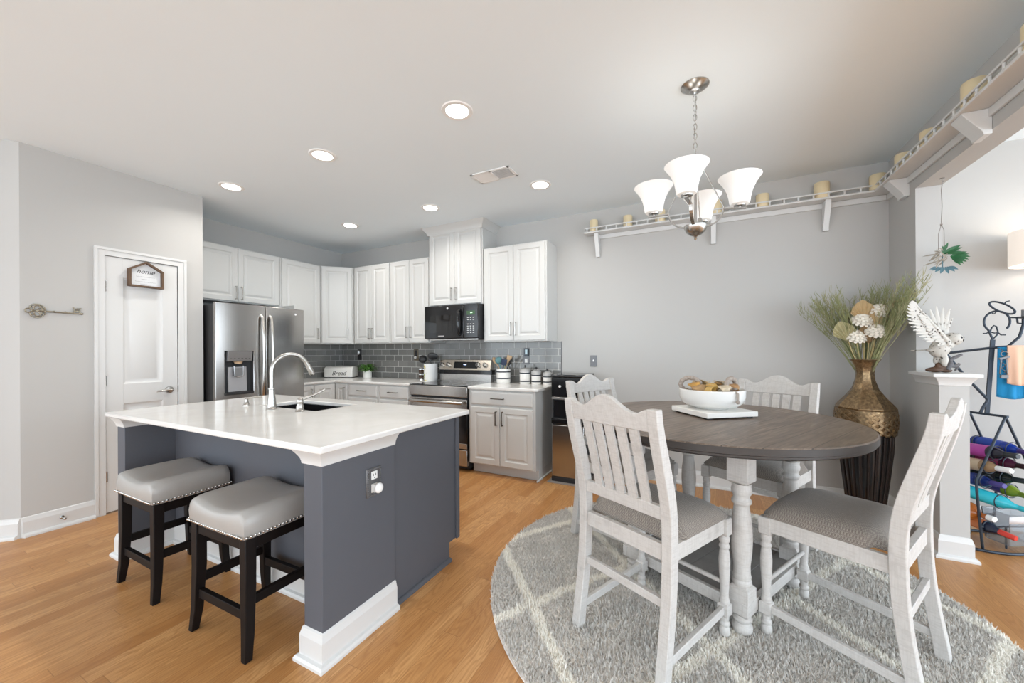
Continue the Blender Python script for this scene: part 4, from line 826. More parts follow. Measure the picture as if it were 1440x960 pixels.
# ------------------------------------------------------------------ dining table
TC = (.02, 2.40); TA = math.radians(62.5)
tb = thing('dining_table', 'round counter-height table with weathered brown top and whitewashed turned legs', 'table', (*TC, RZ), TA, local=True); TZ = .914 - RZ; TR_ = .685
b = MB(); b.lathe([(TR_ - .06, TZ - .052), (TR_ - .016, TZ - .05), (TR_ - .008, TZ - .044), (TR_ - .008, TZ - .036), (TR_, TZ - .032), (TR_, TZ - .006), (TR_ - .006, TZ)], n=128); obj('tabletop', b, MTOP, tb, ang=30); b = MB(); b.lathe([(TR_ - .0155, TZ - .0505), (TR_ - .0075, TZ - .0445), (TR_ - .0075, TZ - .036), (TR_ + .0006, TZ - .032), (TR_ + .0006, TZ - .004)], n=128, cap=False); obj('edge_band', b, mat('dark_table_edge', (.032, .025, .021), .4, var=.35, vs=25), tb, ang=30)
b = MB(); q_ = .30
for s in (-1, 1): b.box(-q_, q_, s * q_ - .011, s * q_ + .011, TZ - .12, TZ - .052); b.box(s * q_ - .011, s * q_ + .011, -q_, q_, TZ - .12, TZ - .052)
obj('apron', b, MWHITE, tb, bevel=.002)
def sqr(b, c, w_, z0, z1, ch=.008):
    x, y = c; h = w_ / 2; k = h - ch; vs = []
    for z, o in ((z0, k), (z0 + ch, h), (z1 - ch, h), (z1, k)): vs += [(x - o, y - o, z), (x + o, y - o, z), (x + o, y + o, z), (x - o, y + o, z)]
    return b.add(vs, [(i * 4 + j, i * 4 + (j + 1) % 4, i * 4 + 4 + (j + 1) % 4, i * 4 + 4 + j) for i in range(3) for j in range(4)] + [(0, 1, 2, 3), (12, 13, 14, 15)])
TL = .288
for sx in (-1, 1):
    for sy in (-1, 1):
        c = (sx * TL, sy * TL); b = MB(); sqr(b, c, .088, TZ - .052 - .17, TZ - .052, .008); sqr(b, c, .086, .075, .215, .016)
        b.lathe([(.034, 0), (.042, .012), (.043, .028), (.036, .040), (.032, .048), (.040, .056), (.041, .066), (.034, .074), (.034, .08)], (*c, 0), 24)
        b.lathe([(.034, .205), (.040, .222), (.040, .232), (.034, .240), (.038, .250), (.035, .262), (.034, .30), (.041, .36), (.044, .42), (.042, .48), (.036, .53), (.031, .565), (.032, .572), (.040, .580), (.041, .592), (.034, .600), (.033, .612), (.040, .622), (.042, .640), (.038, .652), (.040, .668)], (*c, 0), 24)
        obj('leg', b, MWHITE, tb, bevel=.0015)
b = MB(); [b.box(-.32, .32, -.32 + i * .107, -.32 + i * .107 + .105, .118, .142) for i in range(6)]; sh = obj('lower_shelf', b, MSHELFWD, tb, bevel=.002)
b = MB()
for s in (-1, 1): b.box(-.335, .335, s * .32 - .012, s * .32 + .012, .095, .15); b.box(s * .32 - .012, s * .32 + .012, -.31, .31, .095, .15)
obj('shelf_frame', b, MWHITE, tb, bevel=.002)

# ------------------------------------------------------------------ dining chairs
def chair():
    r = thing('dining_chair', '', 'chair', local=True); W_ = .215
    # rear post: (front face y, rear face y) by height
    prof = [(0, -.222, -.268), (.12, -.2025, -.2455), (.31, -.175, -.219), (.52, -.162, -.210), (.67, -.168, -.215), (.727, -.181, -.233), (.84, -.213, -.263), (.97, -.254, -.296), (1.06, -.2735, -.3095)]
    def post(s):
        b = MB(); vs = []
        from bisect import bisect
        M_ = 36; zs = [1.052 * i / M_ for i in range(M_ + 1)]; h = .0215
        def at(z):
            for (z0, a0, b0), (z1, a1, b1) in zip(prof, prof[1:]):
                if z <= z1:
                    t = (z - z0) / (z1 - z0); return a0 + (a1 - a0) * t, b0 + (b1 - b0) * t
            return prof[-1][1:]
        ker = [.25, .5, .25]
        for z in zs:
            fa = [at(min(max(z + o, 0), 1.052)) for o in (-.07, -.035, 0, .035, .07)]; f_ = sum(q[0] for q in fa) / 5; k_ = sum(q[1] for q in fa) / 5
            vs += [(s * W_ - h, f_, z), (s * W_ + h, f_, z), (s * W_ + h, k_, z), (s * W_ - h, k_, z)]
        b.add(vs, [(i * 4 + j, i * 4 + (j + 1) % 4, i * 4 + 4 + (j + 1) % 4, i * 4 + 4 + j) for i in range(M_) for j in range(4)] + [(0, 1, 2, 3), tuple(M_ * 4 + k for k in range(4))])
        return b
    def yb(z):
        for (z0, a0, b0), (z1, a1, b1) in zip(prof, prof[1:]):
            if z <= z1: t = (z - z0) / (z1 - z0); return a0 + (a1 - a0) * t, b0 + (b1 - b0) * t
        return prof[-1][1], prof[-1][2]
    for s in (-1, 1): obj('rear_leg', post(s), MWHITE, r, bevel=.003, ang=30)
    # crest rail
    b = MB(); NX = 28; vs = []
    for i in range(NX + 1):
        u = 2 * i / NX - 1; x = u * (W_ - .019); bow = -.012 * (1 - u * u)
        au = abs(u); zt = 1.030 + .060 * (.5 + .5 * math.cos(PI * au / .72)) if au < .72 else 1.030 + .020 * (.5 - .5 * math.cos(PI * (au - .72) / .28))
        for z in (.965, zt):
            f_, k_ = yb(z); m = (f_ + k_) / 2 + bow; vs += [(x, m + .013, z), (x, m - .013, z)]
    b.add(vs, [q for i in range(NX) for q in ((i * 4, i * 4 + 4, i * 4 + 6, i * 4 + 2), (i * 4 + 1, i * 4 + 3, i * 4 + 7, i * 4 + 5), (i * 4 + 2, i * 4 + 6, i * 4 + 7, i * 4 + 3), (i * 4, i * 4 + 1, i * 4 + 5, i * 4 + 4))] + [(0, 2, 3, 1), (NX * 4, NX * 4 + 1, NX * 4 + 3, NX * 4 + 2)]); obj('crest_rail', b, MWHITE, r, bevel=.003, ang=30)
    b = MB(); f_, k_ = yb(.64); m = (f_ + k_) / 2
    pr = [(m - .014, .615), (m + .012, .615), (m + .006, .668), (m - .018, .668)]; b.prism(pr, lambda p, q, t: (t, p, q), -W_ + .019, W_ - .019); obj('lower_rail', b, MWHITE, r, bevel=.003)
    for i in range(5):
        x = (i - 2) * .0605; b = MB(); vs = []
        for k in range(11):
            z = .660 + (.972 - .660) * k / 10; f_, k2 = yb(z); m = (f_ + k2) / 2 - .010 * (1 - (x / W_) ** 2); vs += [(x - .021, m + .007, z), (x + .021, m + .007, z), (x + .021, m - .007, z), (x - .021, m - .007, z)]
        b.add(vs, [(q * 4 + j, q * 4 + (j + 1) % 4, q * 4 + 4 + (j + 1) % 4, q * 4 + 4 + j) for q in range(10) for j in range(4)] + [(0, 1, 2, 3), (40, 41, 42, 43)]); obj('slat', b, MWHITE, r, bevel=.002, ang=30)
    # front legs
    for s in (-1, 1):
        c = (s * W_, .237); b = MB(); sqr(b, c, .046, .445, .522, .004); sqr(b, c, .046, .085, .145, .008)
        b.lathe([(.016, 0), (.021, .006), (.022, .03), (.017, .042), (.021, .05), (.021, .058), (.016, .064), (.018, .078), (.018, .09)], (*c, 0), 18)
        b.lathe([(.019, .14), (.022, .152), (.018, .165), (.0165, .18), (.019, .23), (.0225, .29), (.0235, .33), (.021, .365), (.018, .385), (.022, .391), (.022, .399), (.018, .405), (.018, .412), (.022, .42), (.0225, .432), (.019, .44), (.019, .45)], (*c, 0), 18)
        obj('front_leg', b, MWHITE, r, bevel=.0015)
    b = MB(); b.box(-W_ + .02, W_ - .02, .216, .238, .458, .522); b.box(-W_ + .02, W_ - .02, -.200, -.176, .458, .522)
    for s in (-1, 1): b.box(s * W_ - .012, s * W_ + .010, -.17, .219, .458, .522)
    obj('seat_frame', b, MWHITE, r, bevel=.002)
    # padded seat
    b = MB(); NX, NY = 18, 18; vs = []; hx = W_ + .016
    for i in range(NX + 1):
        for j in range(NY + 1):
            u, v = 2 * i / NX - 1, 2 * j / NY - 1; k = 1 - .06 * (u * u) * (v ** 8) * (v > 0)
            hw = hx if v > -.72 else hx - .04; x = u * hw; y = .03 + v * (.226 if v > 0 else .195) * (1 - .07 * u ** 6 * (v > 0)); e = max(abs(u), abs(v)); z = .532 + .062 * (1 - abs(u) ** 5) ** .6 * (1 - abs(v) ** 5) ** .6 + .003
            vs.append((x, y, z))
    n = len(vs); fs = [(i * (NY + 1) + j, (i + 1) * (NY + 1) + j, (i + 1) * (NY + 1) + j + 1, i * (NY + 1) + j + 1) for i in range(NX) for j in range(NY)]
    per = [(i, 0) for i in range(NX)] + [(NX, j) for j in range(NY)] + [(i, NY) for i in range(NX, 0, -1)] + [(0, j) for j in range(NY, 0, -1)]; edge = [i * (NY + 1) + j for i, j in per]; lo = []
    for e in edge: lo.append(len(vs)); vs.append((vs[e][0] * .985, .03 + (vs[e][1] - .03) * .985, .5225))
    P_ = len(per); fs += [(edge[k], edge[(k + 1) % P_], lo[(k + 1) % P_], lo[k]) for k in range(P_)] + [tuple(lo[::-1])]; b.add(vs, fs); obj('seat', b, MWEAVE, r, ang=70)
    b = MB(); b.box(-W_ + .018, W_ - .018, -.208, -.186, .280, .315); obj('stretcher', b, MWHITE, r, bevel=.003)
    for s in (-1, 1): b = MB(); b.bar((s * W_, .22, .118), (s * W_, -.215, .088), .02, .035); obj('stretcher', b, MWHITE, r, bevel=.003)
    b = MB(); b.tube([(-W_ + .018, .237, .232), (W_ - .018, .237, .232)], .0105, 10); obj('stretcher', b, MWHITE, r)
    return r
g_ = 'whitewashed dining chairs'
def place(c, xy, deg, lab): c.location = (*xy, RZ); c.rotation_euler = (0, 0, math.radians(deg - 90)); c['label'] = lab; c['group'] = g_
c0_ = chair()
chs = [((-.2285, 1.8377), 62.7, 'whitewashed slat-back chair showing its back, between the island and the table'), ((.5502, 2.1212), 151.4, 'whitewashed chair seen side-on, standing in front of the half wall'),
       ((-.505, 2.659), -27.5, 'whitewashed chair near the water dispenser, mostly hidden behind another chair'), ((.302, 2.899), 242.5, 'whitewashed chair behind the table, against the bare back wall')]
for i, (xy, dg_, lab) in enumerate(chs): place(c0_ if i == 0 else dup(c0_), xy, dg_, lab)

# ------------------------------------------------------------------ on the table
ty = thing('serving_tray', 'square white wooden board under the bowl on the dining table', 'tray', (.035, 2.505, .9142), math.radians(-52), local=True)
b = MB(); b.box(-.158, .158, -.158, .158, .008, .036); obj('board', b, mat('white_painted_board', (.80, .785, .75), .5, var=.04, vs=12), ty, bevel=.003)
b = MB()
for sx in (-1, 1):
    for sy in (-1, 1): b.box(sx * .125 - .015, sx * .125 + .015, sy * .125 - .015, sy * .125 + .015, 0, .008)
obj('foot', b, MBLKM, ty)
BZ = .9502; BC = (.03, 2.52)
bw = thing('decor_bowl', 'white ceramic bowl of dried pods on the dining table', 'bowl', (*BC, BZ), math.radians(27), local=True)
b = MB(); b.lathe([(.085, 0), (.09, .004), (.094, .008), (.132, .016), (.160, .036), (.173, .066), (.174, .110), (.170, .112), (.166, .105), (.164, .068), (.150, .040), (.115, .026), (.005, .022)], n=48); obj('bowl', b, MCER, bw)
b = MB(); b.ring((.171, .0, .088), .012, .0035, 16, 6, (0, 1, 0)); obj('ring_handle', b, MNICK, bw)
pods = [(-.085, .02, .12, (.55, .30, .07)), (-.03, -.05, .118, (.62, .38, .10)), (-.04, .06, .13, (.50, .36, .18)), (.03, -.01, .13, (.66, .58, .44)), (.02, -.09, .112, (.60, .50, .36)), (.07, .05, .125, (.58, .34, .12)), (.09, -.05, .112, (.50, .28, .12)), (-.10, -.05, .108, (.42, .26, .12)), (.02, .1, .115, (.62, .54, .42)), (-.06, -.105, .108, (.58, .36, .10))]
pl_ = ['golden curled seed pod', 'amber dried curl', 'tan dried slice', 'pale cream shaving curl', 'cream curled slice', 'orange-brown dried curl', 'rust-brown pod', 'dark brown pod', 'off-white shaving curl', 'yellow-brown dried curl']
pw = ['at the bead loop end of the bowl', 'at the front of the bowl', 'at the back of the bowl beside the bead loop', 'on top in the middle of the bowl', 'at the front rim in the middle of the bowl', 'at the back of the bowl beside the second loop', 'at the front rim near the hanging tassel', 'low at the rim under the first loop', 'at the back rim of the bowl', 'low at the front rim of the bowl']
cb_, sb_ = math.cos(math.radians(27)), math.sin(math.radians(27))
for i, (x, y, z, col) in enumerate(pods):
    b = MB(); M_ = Matrix.Rotation(R.uniform(0, 6), 4, 'Z') @ Matrix.Rotation(R.uniform(-.5, .5), 4, 'X'); vs = []; NU, NV = 16, 5
    for k in range(NU):
        t = 3.6 * PI * k / (NU - 1) * .62; rr_ = .030 + .010 * k / NU
        for v in range(NV): vv = (v / (NV - 1) - .5); vs.append(M_ @ Vector((rr_ * math.cos(t), vv * .058 * (1 - .3 * abs(vv)) + .010 * math.sin(2 * t + v), rr_ * .62 * math.sin(t) * (1 + .4 * vv))))
    b.add(vs, [(k * NV + v, (k + 1) * NV + v, (k + 1) * NV + v + 1, k * NV + v + 1) for k in range(NU - 1) for v in range(NV - 1)])
    b.xf(Matrix.Translation((BC[0] + x * cb_ - y * sb_, BC[1] + x * sb_ + y * cb_, BZ + z + .004)))
    o = tag(obj('dried_pod', b, mat('pod_%d' % i if False else 'dried_pod_tone', tuple(v * .85 for v in col), .5, var=.75, vs=38), loc=(BC[0] + x, BC[1] + y, BZ + z), recalc=False), pl_[i] + ' ' + pw[i], 'dried pod', 'dried pods in the bowl'); md = o.modifiers.new('thickness', 'SOLIDIFY'); md.thickness = .003
MBEAD = mat('grey_wood_bead', (.34, .29, .25), .6, var=.3, vs=60)
for k, (ox, oy, lab) in enumerate(((-.100, .05, 'loop of grey-brown beads standing at the island end of the bowl'), (.098, -.03, 'loop of grey-brown beads drooping over the rim with a tassel'))):
    t = thing('bead_garland', lab, 'garland', (BC[0], BC[1], BZ), math.radians(27), local=True); b = MB()
    for i in range(22):
        a = 2 * PI * i / 22; p = Vector((ox + .044 * math.cos(a), oy + .030 * math.cos(a) * (1 if k else -1), .132 + .040 * math.sin(a))); b.ball(p, .0125 + .002 * (i % 2), n=10, m=7)
    obj('beads', b, MBEAD, t)
    if k: b = MB(); b.tube([(.045, -.161, .112), (.05, -.176, .10), (.05, -.177, .06)], [.005, .007, .006], 8); b.ball((.05, -.177, .055), .011, n=10, m=7); obj('tassel', b, MBEAD, t)
# ------------------------------------------------------------------ floor vase with dried flowers
def bronze_mat(name, woven):
    t = NT(name); v = t.coord(); n = t.noise(v, 60, 4); n2 = t.noise(v, 9, 3)
    c = t.ramp(n, [(.3, (.10, .062, .03)), (.55, (.30, .20, .10)), (.8, (.52, .38, .20))]); t.set(color=t.mix(t.math('MULTIPLY', n2, .5), c, (.19, .15, .11)), metal=.85, rough=.36)
    if woven:
        vo = t.add('ShaderNodeTexVoronoi'); t.l.new(t.coord('Object', (1, 1, 1.4)), vo.inputs[0]); vo.inputs['Scale'].default_value = 40; t.bump(vo.outputs[0], .8, .008)
    else: t.bump(n, .3, .003)
    return t.m
VX, VY = 1.045, 3.68
vs_ = thing('floor_vase', 'tall black and hammered bronze floor vase in the dining corner', 'vase', (VX, VY, 0), local=True)
b = MB(); b.lathe([(.085, 0), (.088, .01), (.10, .12), (.125, .35), (.145, .55), (.150, .68), (.14, .70)], n=20); obj('lower_body', b, MBLACK, vs_, ang=10)
b = MB()
for i in range(20):
    a = 2 * PI * (i + .5) / 20; b.tube([(r_ * 1.0 * math.cos(a), r_ * math.sin(a), z) for r_, z in ((.088, .012), (.100, .12), (.125, .35), (.145, .55), (.150, .67))], .009, 8)
obj('fluted_rib', b, mat('dark_espresso_gloss', (.02, .012, .01), .18), vs_)
b = MB(); NS = 24
rows = [(.142, .668), (.150, .68), (.164, .72), (.171, .77), (.173, .82), (.171, .85)]; b.lathe(rows, n=40, cap=True)
for lv in range(7):
    for i in range(32):
        a = 2 * PI * i / 32; z = .692 + lv * .023; r_ = .157 + .014 * math.sin(PI * min(1, (z - .668) / .22)); d = .085 * (1 if (lv + i) % 2 else -1); tl = Vector((-math.sin(a), math.cos(a), 0))
        b.bar(Vector((r_ * math.cos(a), r_ * math.sin(a), z - .013)) - tl * r_ * d, Vector((r_ * math.cos(a), r_ * math.sin(a), z + .013)) + tl * r_ * d, .019, .014, tl)
obj('woven_band', b, bronze_mat('woven_bronze', False), vs_, bevel=.002)
b = MB(); b.lathe([(.171, .848), (.175, .862), (.160, .885), (.115, .94), (.078, .995), (.058, 1.06), (.053, 1.11), (.060, 1.155), (.078, 1.195), (.092, 1.212), (.088, 1.212), (.055, 1.16), (.048, 1.11)], n=8, cap=False); b.xf(Matrix.Rotation(.30, 4, 'Z')); obj('faceted_neck', b, bronze_mat('hammered_bronze', False), vs_, ang=20, bevel=.003)
# dried grass: fine sprays
MGR = mat('dried_green_grass', (.25, .265, .12), .8, var=.45, vs=30); MGR2 = mat('olive_grass', (.36, .34, .19), .8, var=.4, vs=30)
gr = thing('dried_grass_bunch', 'spread of dried green grasses fanning out of the tall vase', 'dried grass', (VX, VY, 1.1), local=True)
sprays = [(-.36, -.02, .50, 5), (-.30, -.03, .58, 12), (-.25, .04, .60, 12), (-.21, -.08, .60, 12), (-.16, .03, .58, 10), (-.10, -.02, .56, 8), (-.02, .06, .64, 9), (.05, .05, .62, 9), (.09, .0, .65, 10), (.13, .06, .64, 10), (.17, -.08, .62, 12), (.19, -.16, .66, 14), (.22, -.22, .66, 14), (.17, -.22, .58, 12), (.20, -.12, .50, 8), (.14, -.18, .46, 8), (.10, -.12, .52, 6)]
b = MB(); b2 = MB()
def blade(bb, p0, p1, p2, w_):
    p0, p1, p2 = map(Vector, (p0, p1, p2)); pts = [p0.lerp(p1, t).lerp(p1.lerp(p2, t), t) for t in (0, .25, .5, .75, 1)]; bb.tube(pts, [w_, w_, w_ * .8, w_ * .6, w_ * .25], 4)
for tx, ty_, tz, k in sprays:
    for i in range(k):
        e = Vector((tx + R.gauss(0, .025), ty_ + R.gauss(0, .03), tz * R.uniform(.82, 1.04))); st0 = Vector((tx * .09 + R.uniform(-.02, .02), ty_ * .09 + R.uniform(-.02, .02), .02)); md_p = st0.lerp(e, .5) + Vector((R.gauss(0, .01) - tx * .10, R.gauss(0, .01), .03)); bb = b if R.random() < .72 else b2
        blade(bb, st0, md_p, e, .0021)
        for j in range(15):
            t = R.uniform(.5, 1.0); q = st0.lerp(md_p, t).lerp(md_p.lerp(e, t), t); dd = Vector((tx * .5 + R.gauss(0, .3), ty_ * .5 + R.gauss(0, .3), .9)).normalized() * R.uniform(.03, .07); blade(bb, q, q + dd * .5 + Vector((R.gauss(0, .004), R.gauss(0, .004), 0)), q + dd, .0015)
obj('grass', b, MGR, gr, recalc=False, smooth=False); obj('pale_grass', b2, MGR2, gr, recalc=False, smooth=False)
MPET = mat('cream_petal', (.80, .74, .64), .75, var=.05); MPALM = mat('dried_palm', (.50, .36, .19), .7, var=.25, vs=14); MSTM = mat('straw_stem', (.45, .36, .17), .7)
fl = [((-.068, -.06, .275), 'lowest cream dried flower, on the wall side of the bouquet'), ((-.030, -.05, .392), 'cream dried flower in front of the striped pleated palm fan'), ((.038, -.075, .312), 'cream dried flower at the centre front of the bouquet, with a drooping petal'), ((.072, -.03, .458), 'highest cream dried flower in the vase')]
for (x, y, z), lab in fl:
    t = thing('dried_flower', lab, 'flower', (VX, VY, 1.1), local=True, group='cream dried flowers in the tall vase'); c = Vector((x, y, z)); Mf = Matrix.Rotation(.75, 4, 'X') @ Matrix.Rotation(-x * 2, 4, 'Y'); b = MB()
    for lv, (n_p, r_, zz_) in enumerate(((14, .068, 0), (13, .062, .013), (11, .049, .026), (8, .032, .036))):
        for i in range(n_p):
            a = 2 * PI * (i + .5 * lv) / n_p; u = Vector((math.cos(a), math.sin(a), 0)); q = Vector((-math.sin(a), math.cos(a), 0)); ww = r_ * 2.6 / n_p
            pts = [Vector((0, 0, zz_)) + u * r_ * s + Vector((0, 0, lift)) for s, lift in ((.12, 0), (.6, .008), (.92, .004), (1.0, -.004))]; vs = []
            for p, k in zip(pts, (.4, 1, .9, .35)): vs += [c + Mf @ (p - q * ww * k), c + Mf @ (p + Vector((0, 0, .003))), c + Mf @ (p + q * ww * k)]
            b.add(vs, [(3 * k + j, 3 * k + 3 + j, 3 * k + 4 + j, 3 * k + 1 + j) for k in range(3) for j in (0, 1)])
    b.lathe([(.004, -.022), (.036, -.010), (.058, .0)], c, 14, Mf, cap=False)
    obj('bloom', b, MPET, t, recalc=False); b = MB(); b.tube([(x * .15, y * .15, .02), (x * .7, y * .7, z * .6), c + Vector((0, 0, -.005))], .0028, 6); obj('stem', b, MSTM, t)
pm = [((-.115, -.085, .285), .12, -.35, 'pale pleated palm spear beside the lowest cream flower', (.40, .36, .20)), ((-.018, -.05, .42), .13, -.05, 'striped pleated palm spear at the back centre of the bouquet', None), ((.045, -.07, .35), .13, .22, 'brown pleated palm fan between the two higher cream flowers', None), ((.0, -.075, .27), .11, .0, 'small brown palm fan between the two lowest cream flowers', (.30, .20, .10)), ((.145, -.09, .45), .11, .35, 'curled tan palm leaf at the wall-corner side of the bouquet', None)]
for (x, y, z), L, tilt, lab, col in pm:
    L = L + .035; t = thing('palm_spear', lab, 'dried palm', (VX, VY, 1.1), local=True, group='pleated palm spears in the tall vase'); b = MB(); c = Vector((x, y, z - .04)); n_ = 15; vs = []; Mp = Matrix.Rotation(tilt, 4, 'Y')
    for i in range(n_):
        u = i / (n_ - 1) * 2 - 1; a = u * .85; fold = .006 * (1 if i % 2 else -1); ln = L * (1 - .42 * abs(u)); vs += [c + Mp @ Vector((.006 * u, fold * .2, 0)), c + Mp @ Vector((math.sin(a) * ln * .55, fold, math.cos(a) * ln * .55)), c + Mp @ Vector((math.sin(a) * ln, fold * 1.4 - .01 * u * u, math.cos(a) * ln))]
    b.add(vs, [(3 * i + k, 3 * i + 3 + k, 3 * i + 4 + k, 3 * i + 1 + k) for i in range(n_ - 1) for k in (0, 1)])
    o = obj('fan', b, mat('palm_tone', col, .7, var=.25, vs=14) if col else MPALM, t, recalc=False, smooth=False); b = MB(); b.tube([(x * .12, y * .12, .02), (x * .7, y * .7, z * .5), c], .003, 6); obj('stem', b, MSTM, t)

# ------------------------------------------------------------------ owl figurine on the half wall
def owl_mat():
    t = NT('speckled_white_resin'); v = t.coord(); vo = t.add('ShaderNodeTexVoronoi'); t.l.new(v, vo.inputs[0]); vo.inputs['Scale'].default_value = 60; n = t.noise(v, 22, 2)
    m = t.math('MULTIPLY', t.ramp(vo.outputs[0], [(.26, 1.), (.36, 0.)]), t.ramp(n, [(.44, 0.), (.52, 1.)])); t.set(color=t.mix(m, (.52, .495, .45), (.06, .045, .035)), rough=.5); t.bump(t.noise(v, 120, 3), .3, .003); return t.m
MOWL = owl_mat(); OW = Vector((1.352, 3.43, 1.1352))
ow = thing('owl_figurine', 'white owl figurine with raised wings on the half wall cap', 'figurine', OW, math.radians(12), local=True)
def blob(name, parts, m, par, vox=.004):
    b = MB()
    for c, r_, s, M_ in parts: b.ball(c, r_, *s, n=18, m=12, M=M_)
    o = obj(name, b, m, par); md = o.modifiers.new('merge', 'REMESH'); md.mode = 'VOXEL'; md.voxel_size = vox; md.use_smooth_shade = True; md = o.modifiers.new('smooth', 'SMOOTH'); md.iterations = 4; return o
Rm = lambda a, ax: Matrix.Rotation(a, 4, ax)
body = blob('body', [((-.01, 0, .155), .05, (1.0, .9, 1.25), Rm(.45, 'Y')), ((.050, -.010, .212), .043, (1.05, 1, .95), None), ((.015, -.003, .18), .04, (1, .95, 1.1), Rm(.5, 'Y')), ((-.015, .015, .085), .019, (1, 1, 2.0), Rm(.2, 'Y')), ((.0, -.018, .08), .019, (1, 1, 2.0), Rm(.1, 'Y')), ((.015, .0, .045), .016, (1.6, 1, 1.2), None), ((-.055, .0, .14), .018, (2.0, 1.2, .6), Rm(.2, 'Y'))], MOWL, ow)
def feather(b, p, d, n, L, w_, curve=.15):
    p, d, n = Vector(p), Vector(d).normalized(), Vector(n).normalized(); s = d.cross(n).normalized(); vs = []; K = 6
    for k in range(K + 1):
        t = k / K; c = p + d * L * t + n * L * curve * t * t; ww = w_ * (math.sin(PI * (.18 + .80 * t)) ** .7 if t < 1 else .25); vs += [c - s * ww, c + n * .0025, c + s * ww, c - n * .0025]
    b.add(vs, [(4 * k + j, 4 * k + (j + 1) % 4, 4 * k + 4 + (j + 1) % 4, 4 * k + 4 + j) for k in range(K) for j in range(4)] + [(0, 1, 2, 3), tuple(4 * K + k for k in range(4))])
b = MB()                                   # near wing: a long blade swept up and back
A0, A1 = Vector((.005, -.035, .195)), Vector((-.165, -.055, .425))
for i in range(15):
    t = i / 14; p = A0.lerp(A1, .10 + .88 * t); ang_ = math.radians(192 - 62 * t ** 1.5); L = .105 + .035 * math.sin(PI * t) - .055 * t ** 3
    feather(b, p, (math.cos(ang_), -.08, math.sin(ang_)), (0, -1, .1), L, .0125, .05)
for i in range(9):
    t = i / 8; p = A0.lerp(A1, .02 + .62 * t) + Vector((0, -.006, 0)); ang_ = math.radians(205 - 50 * t); feather(b, p, (math.cos(ang_), -.05, math.sin(ang_)), (0, -1, .1), .062, .014, .05)
b.tube([A0 + Vector((.005, .01, -.03)), A0, A0.lerp(A1, .5), A1], [.020, .017, .010, .004], 10); obj('wing', b, MOWL, ow, ang=60)
b = MB(); root = Vector((.022, .035, .215))  # far wing: raised fan of separate fingers
for i, (a_, L) in enumerate(((64, .15), (74, .205), (84, .205), (94, .215), (104, .20), (114, .19), (124, .155))):
    feather(b, root, (math.cos(math.radians(a_)), .15, math.sin(math.radians(a_))), (0, -1, .1), L, .0135, .06)
for i in range(6): a_ = math.radians(66 + i * 11); feather(b, root + Vector((0, -.005, 0)), (math.cos(a_), .12, math.sin(a_)), (0, -1, .1), .105, .015, .04)
b.tube([root + Vector((-.01, -.01, -.04)), root, root + Vector((.02, .01, .06)), root + Vector((.045, .02, .12))], [.022, .018, .010, .005], 10); obj('wing', b, MOWL, ow, ang=60)
b = MB()
for i in range(6): feather(b, (-.06, .012 - .005 * i, .145), (-1, .12 - .05 * i, -.02), (0, 0, 1), .088, .012, -.02)
obj('tail', b, MOWL, ow)
b = MB()
for a_ in (-.50, -1.15): b.ball((.050 + .0405 * math.cos(a_), -.010 + .0385 * math.sin(a_), .221), .007, n=10, m=8)
b.ball((.050 + .043 * math.cos(-.82), -.010 + .042 * math.sin(-.82), .207), .0055, .8, .8, 1.7, n=10, m=8); obj('face', b, MBLKM, ow)
MROCK = mat('brown_driftwood', (.085, .04, .02), .6, var=.6, vs=60, bump=.5, bs=60)
blob('base', [((-.035, 0, .018), .026, (1.5, 1.1, .7), None), ((-.02, .0, .04), .016, (1, 1, 1.6), None), ((.02, .005, .012), .022, (1.6, 1.1, .55), None), ((-.065, .005, .016), .014, (1.4, 1, .9), None), ((.005, .0, .03), .018, (1.4, 1, .9), None)], MROCK, ow, .005)
b = MB(); b.tube([(.02, -.01, .02), (.035, -.015, .06), (.028, -.015, .08), (.06, -.012, .098), (.092, -.01, .115)], [.014, .014, .012, .010, .007], 10); b.tube([(.03, -.015, .045), (.06, -.01, .04), (.08, -.005, .052), (.078, 0, .035), (.066, 0, .012)], [.012, .011, .009, .007, .005], 10); obj('branch', b, mat('grey_branch', (.10, .095, .10), .6, var=.7, vs=80), ow)

# ------------------------------------------------------------------ hanging ornament
OX, OY = 1.372, 3.47
ho = thing('hanging_ornament', 'small leafy ornament hanging on a cord in the opening', 'hanging ornament', (OX, OY, 2.39), local=True); MCORD = mat('grey_cord', (.30, .28, .26), .8)
b = MB(); b.lathe([(.012, -.0), (.012, -.004), (.004, -.006)], n=12); b.tube([(0, 0, -.005), (0, 0, -.02), (.008, 0, -.026), (.008, 0, -.016)], .0018, 6); obj('hook', b, MNICK, ho)
b = MB(); b.tube([(.003, 0, -.02), (-.004, 0, -.08), (.0, 0, -.18), (-.004, 0, -.27), (-.004, 0, -.30)], .0022, 6); b.ball((-.004, 0, -.30), .007, n=10, m=6); b.tube([(-.004, 0, -.30), (-.018, .0, -.36), (-.018, 0, -.475)], .0018, 6); b.tube([(-.004, 0, -.30), (.008, 0, -.335), (.010, 0, -.44)], .0018, 6); obj('cord', b, MCORD, ho)
def leaf(b, p, d, L, w_, n=(0, -1, .2), droop=.15):
    p, d, n = Vector(p), Vector(d).normalized(), Vector(n); s = d.cross(n).normalized(); n = s.cross(d).normalized(); vs = []; K = 6
    for k in range(K + 1):
        t = k / K; c = p + d * L * t + Vector((0, 0, -1)) * droop * L * t * t; ww = w_ * math.sin(PI * (.06 + .93 * t)) ; vs += [c - s * ww + n * ww * .3, c, c + s * ww + n * ww * .3]
    b.add(vs, [(3 * k + j, 3 * k + 3 + j, 3 * k + 4 + j, 3 * k + 1 + j) for k in range(K) for j in (0, 1)])
b = MB(); c = Vector((.0, 0, -.49))
